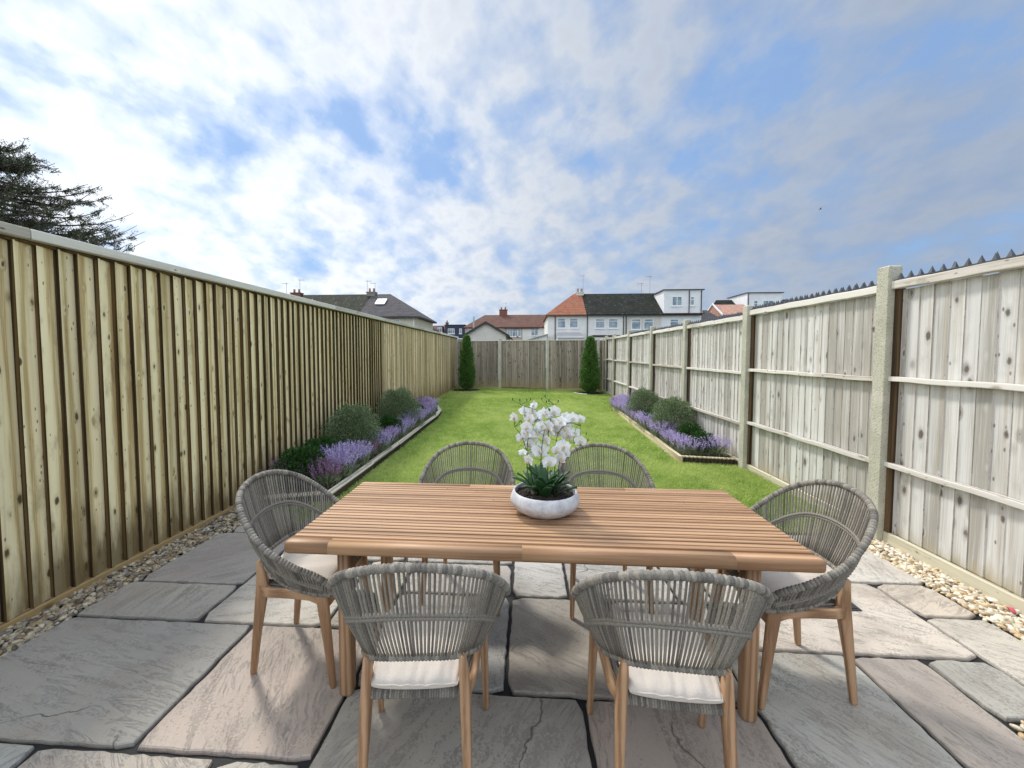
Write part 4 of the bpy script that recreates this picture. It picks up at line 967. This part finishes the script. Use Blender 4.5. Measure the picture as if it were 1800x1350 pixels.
# E garage
E_=thing('gabled_garage','pale rendered garage gable with black verge boards just behind the back fence','garage',(-2.47,24,0))
g=MB(); g.add([(-1.22,0,-.06),(1.22,0,-.06),(1.22,0,2.7),(0,0,3.42),(-1.22,0,2.7),(-1.22,6,-.06),(1.22,6,-.06),(1.22,6,2.7),(0,6,3.42),(-1.22,6,2.7)],[(0,1,2,3,4),(6,5,9,8,7),(1,6,7,2),(0,4,9,5)]); g.build('wall',M_wgrey,E_)
for s in (-1,1):
    g=MB(); g.sweep([(0,-.12,3.47),(0,6.1,3.47)],[[(0,.02),(0,-.06),(s*1.45,-.06-.855),(s*1.45,.02-.855)][::(1)]]*2); g.build('roof',T_dark,E_)
    g=MB(); g.bar([(0,-.14,3.46),(s*1.45,-.14,2.61)],(.05,.13),up=(0,1,0)) if False else g.add([(0,-.16,3.52),(0,-.16,3.37),(s*1.47,-.16,2.51),(s*1.47,-.16,2.66),(0,-.125,3.52),(0,-.125,3.37),(s*1.47,-.125,2.51),(s*1.47,-.125,2.66)],[(0,1,2,3),(7,6,5,4),(0,3,7,4),(1,5,6,2),(3,2,6,7)]); g.build('verge_board',M_blk,E_)
g=MB(); g.tube([(-3.35,25,0),(-3.35,25,3.9)],.05,7); tag(g.build('pole',M_conc),'thin pale pole standing left of the garage gable','pole')
# F white terrace
def fhouse(x0,x1,roofmat,wallmat,label,hl,wins,y=45,ridge=8.86,name='terraced_house'):
    t=thing(name,label,'house',((x0+x1)/2,y,0)); c=(x0+x1)/2
    g=MB(); g.box(x0-c,x1-c,0,8,0,5.97); g.build('wall',wallmat,t)
    ov=.25; g=hiproof(x0-c+(0 if hl else ov),x1-c-ov,0,8,5.95,ridge,hl,0); rf=g.build('roof',roofmat,t)
    g=MB(); g.box(x0-c-(.2 if hl else 0),x1-c-.01,-.38,-.262,5.75,5.85); g.build('gutter',M_blk,t)
    for (x,z,w,h) in wins: window(t,x-c,z,w,h,0,0,.28)
    return t,c,rf
t,c,rf=fhouse(2.41,6.72,T_or,M_wwhite,'white end house with orange hipped roof behind the back fence',3.6,[(3.98,5.0,.95,1.12),(5.35,5.0,.95,1.12),(4.0,2.2,1.6,1.3)])
pipe(t,3.26-c,0,0,6.0); chimney(rf,6.5-c,4,8.3,8.95,.9,.6,2,M_wgrey); aerial(rf,6.9-c,4,8.9,2.3)
t,c,rf=fhouse(6.722,10.95,T_dark,M_wwhite,'cream house with black roof, next to the orange roofed end house',0,[(8.28,4.95,1.05,1.1),(9.72,4.95,1.05,1.1)])
pipe(t,6.86-c,0,0,6); pipe(t,10.85-c,0,0,6.3)
t,c,rf=fhouse(10.952,15.0,T_dark,M_wgrey,'pale house with black roof and twin aerials, middle of the right terrace',0,[(12.25,4.85,1.05,1.2),(13.6,4.85,1.05,1.2)])
pipe(t,11.15-c,0,0,6.3); aerial(rf,13.9-c,4,8.8,1.3); aerial(rf,14.9-c,4,8.8,2.2); 
t,c,rf=fhouse(15.002,19.3,T_dark,M_wht,'bright white house with big boxy white roof dormer','' or 0,[(16.4,4.85,.95,1.1),(17.75,4.85,.95,1.1)])
g=MB(); g.box(15.2-c,19.35-c,-.12,4.2,5.98,8.55); dm=g.build('dormer',M_wht,t); g=MB(); g.box(15.05-c,19.5-c,-.3,4.3,8.552,8.64); g.build('flat_roof',M_blk,dm)
window(dm,16.6-c,7.35,1.1,1.05,-.12,1,0); window(dm,18.25-c,7.35,.45,1.0,-.12,0,.35)
pipe(dm,17.9-c,-.12,6.0,8.5); pipe(dm,19.2-c,-.12,6.0,8.5); g=MB(); g.box(15.0-c,19.5-c,-.42,-.13,5.93,6.02) ; g.build('eaves_tiles',T_brn,dm)
# lean-tos
t=thing('conservatory','low white conservatory roof showing above the back fence left of the right cypress','conservatory',(4.7,42.5,0))
g=MB(); g.box(-1.35,1.4,0,2.4,0,3.25); g.build('wall',M_wht,t); g=MB(); g.add([(-1.5,-.15,3.26),(1.55,-.15,3.26),(1.3,2.45,3.95),(-1.1,2.45,3.95),(-1.5,-.15,3.18),(1.55,-.15,3.18),(1.3,2.45,3.87),(-1.1,2.45,3.87)],[(0,1,2,3),(4,5,1,0),(5,6,2,1),(6,7,3,2),(7,4,0,3)]); g.build('roof',plain('clear_roofing',(.36,.36,.36),.3),t)
t=thing('lean_to','small lean to with sloping grey roof left of the white end house','lean-to',(1.1,43,0))
g=MB(); g.add([(-1.0,0,0),(1.15,0,0),(1.15,0,3.55),(-1.0,0,2.95),(-1.0,3,0),(1.15,3,0),(1.15,3,3.55),(-1.0,3,2.95)],[(0,1,2,3),(5,4,7,6),(4,0,3,7),(1,5,6,2)]); g.build('wall',M_wwhite,t)
g=MB(); g.add([(-1.3,-.2,2.87),(1.25,-.2,3.59),(1.25,3.1,3.59),(-1.3,3.1,2.87),(-1.3,-.2,2.98),(1.25,-.2,3.70),(1.25,3.1,3.70),(-1.3,3.1,2.98)],[(0,1,5,4),(4,5,6,7),(1,2,6,5),(3,0,4,7),(3,2,1,0)]); g.build('roof',plain('lead_roof',(.25,.25,.26),.6),t)
t=thing('outhouse','low dark flat roofed outhouse right of the right cypress behind the back fence','outhouse',(8.0,42,0))
g=MB(); g.box(-.9,1.7,0,2.5,0,3.3); g.build('wall',M_wwhite,t); g=MB(); g.box(-1.0,1.8,-.1,2.6,3.302,3.5); g.build('flat_roof',M_blk,t)
# G far right
t=thing('gabled_house','white house with pinkish tiled wing roof beside a white dormer, above the right fence','house',(25,50,0))
g=MB(); g.add([(-.9,0,0),(2.6,0,0),(2.6,0,6.3),(-.9,0,6.3),(-.9,5,0),(2.6,5,0),(2.6,5,6.3),(-.9,5,6.3),(-.9,2.5,7.8)],[(0,1,2,3),(5,4,7,6),(4,0,3,8,7),(1,5,6,2)]); g.build('wall',M_wht,t)
hiproof(-.9,2.6,0,5,6.3,7.85,0,0,.15).build('roof',T_pk,t)
g=MB(); g.add([(-1.07,-.17,6.20),(-1.07,2.5,7.86),(-1.07,5.17,6.20),(-1.07,5.17,6.42),(-1.07,2.5,8.02),(-1.07,-.17,6.42)],[(0,1,4,5),(1,2,3,4)]); so=g.build('verge_board',M_wht,t); q=so.modifiers.new('t','SOLIDIFY'); q.thickness=.12
t=thing('flat_dormer_house','white house with flat topped white dormer and dark roof, farthest right','house',(31,54,0))
g=MB(); g.box(-3.9,7,0,8,0,6.3); g.build('wall',M_wht,t); hiproof(-3.9,7,0,8,6.3,9.15,0,0).build('roof',T_dark,t)
g=MB(); g.box(-2.0,2.4,.1,5,6.35,9.5); dm=g.build('dormer',M_wht,t); g=MB(); g.box(-2.15,2.55,-.08,5.1,9.502,9.6); g.build('flat_roof',M_blk,dm)
window(dm,-.9,8.0,.55,1.1,.1,0,.35); window(dm,.7,8.0,1.4,1.1,.1,1,0); pipe(dm,-1.85,.1,6.4,9.45)
t=thing('dark_roof_extension','low extension with plain dark sloping roof right of the boxy dormer house','house',(22.1,49,0))
g=MB(); g.box(-2,1.3,0,4,0,5.6); g.build('wall',M_wht,t); hiproof(-2,1.3,0,4,5.6,7.0,0,1.0,.1).build('roof',T_slate,t)
# ---------------- birds ----------------
def bird(loc,rz,label):
    t=thing('bird',label,'bird',loc,rz)
    g=MB(); g.tube([(0,-.16,0),(0,-.12,.0),(0,-.04,0),(0,.06,.01),(0,.13,.015),(0,.17,.012),(0,.2,.008)],[.012,.022,.04,.042,.026,.022,.004],8,up=(0,0,1))
    g.add([(-.035,-.22,0),(.035,-.22,0),(.012,-.10,.004),(-.012,-.10,.004)],[(0,1,2,3)])
    g.build('body',plain('dark_feathers',(.05,.05,.055),.7) if 'dark_feathers' not in bpy.data.materials else bpy.data.materials['dark_feathers'],t,smooth=True)
    for s in (-1,1):
        g=MB(); g.add([(s*.02,.07,.02),(s*.02,-.05,.02),(s*.2,-.02,.09),(s*.2,.08,.095),(s*.42,-.06,.05),(s*.36,.05,.07)],[(0,1,2,3),(3,2,4,5)] if s<0 else [(1,0,3,2),(2,3,5,4)])
        w=g.build('wing',bpy.data.materials['dark_feathers'],t); q=w.modifiers.new('t','SOLIDIFY'); q.thickness=.012
bird((40.5,58,21.5),1.2,'tiny dark bird flying low in the blue sky above the right terrace')
bird((63,52,36.5),.7,'tiny dark bird flying high near the right edge of the sky')
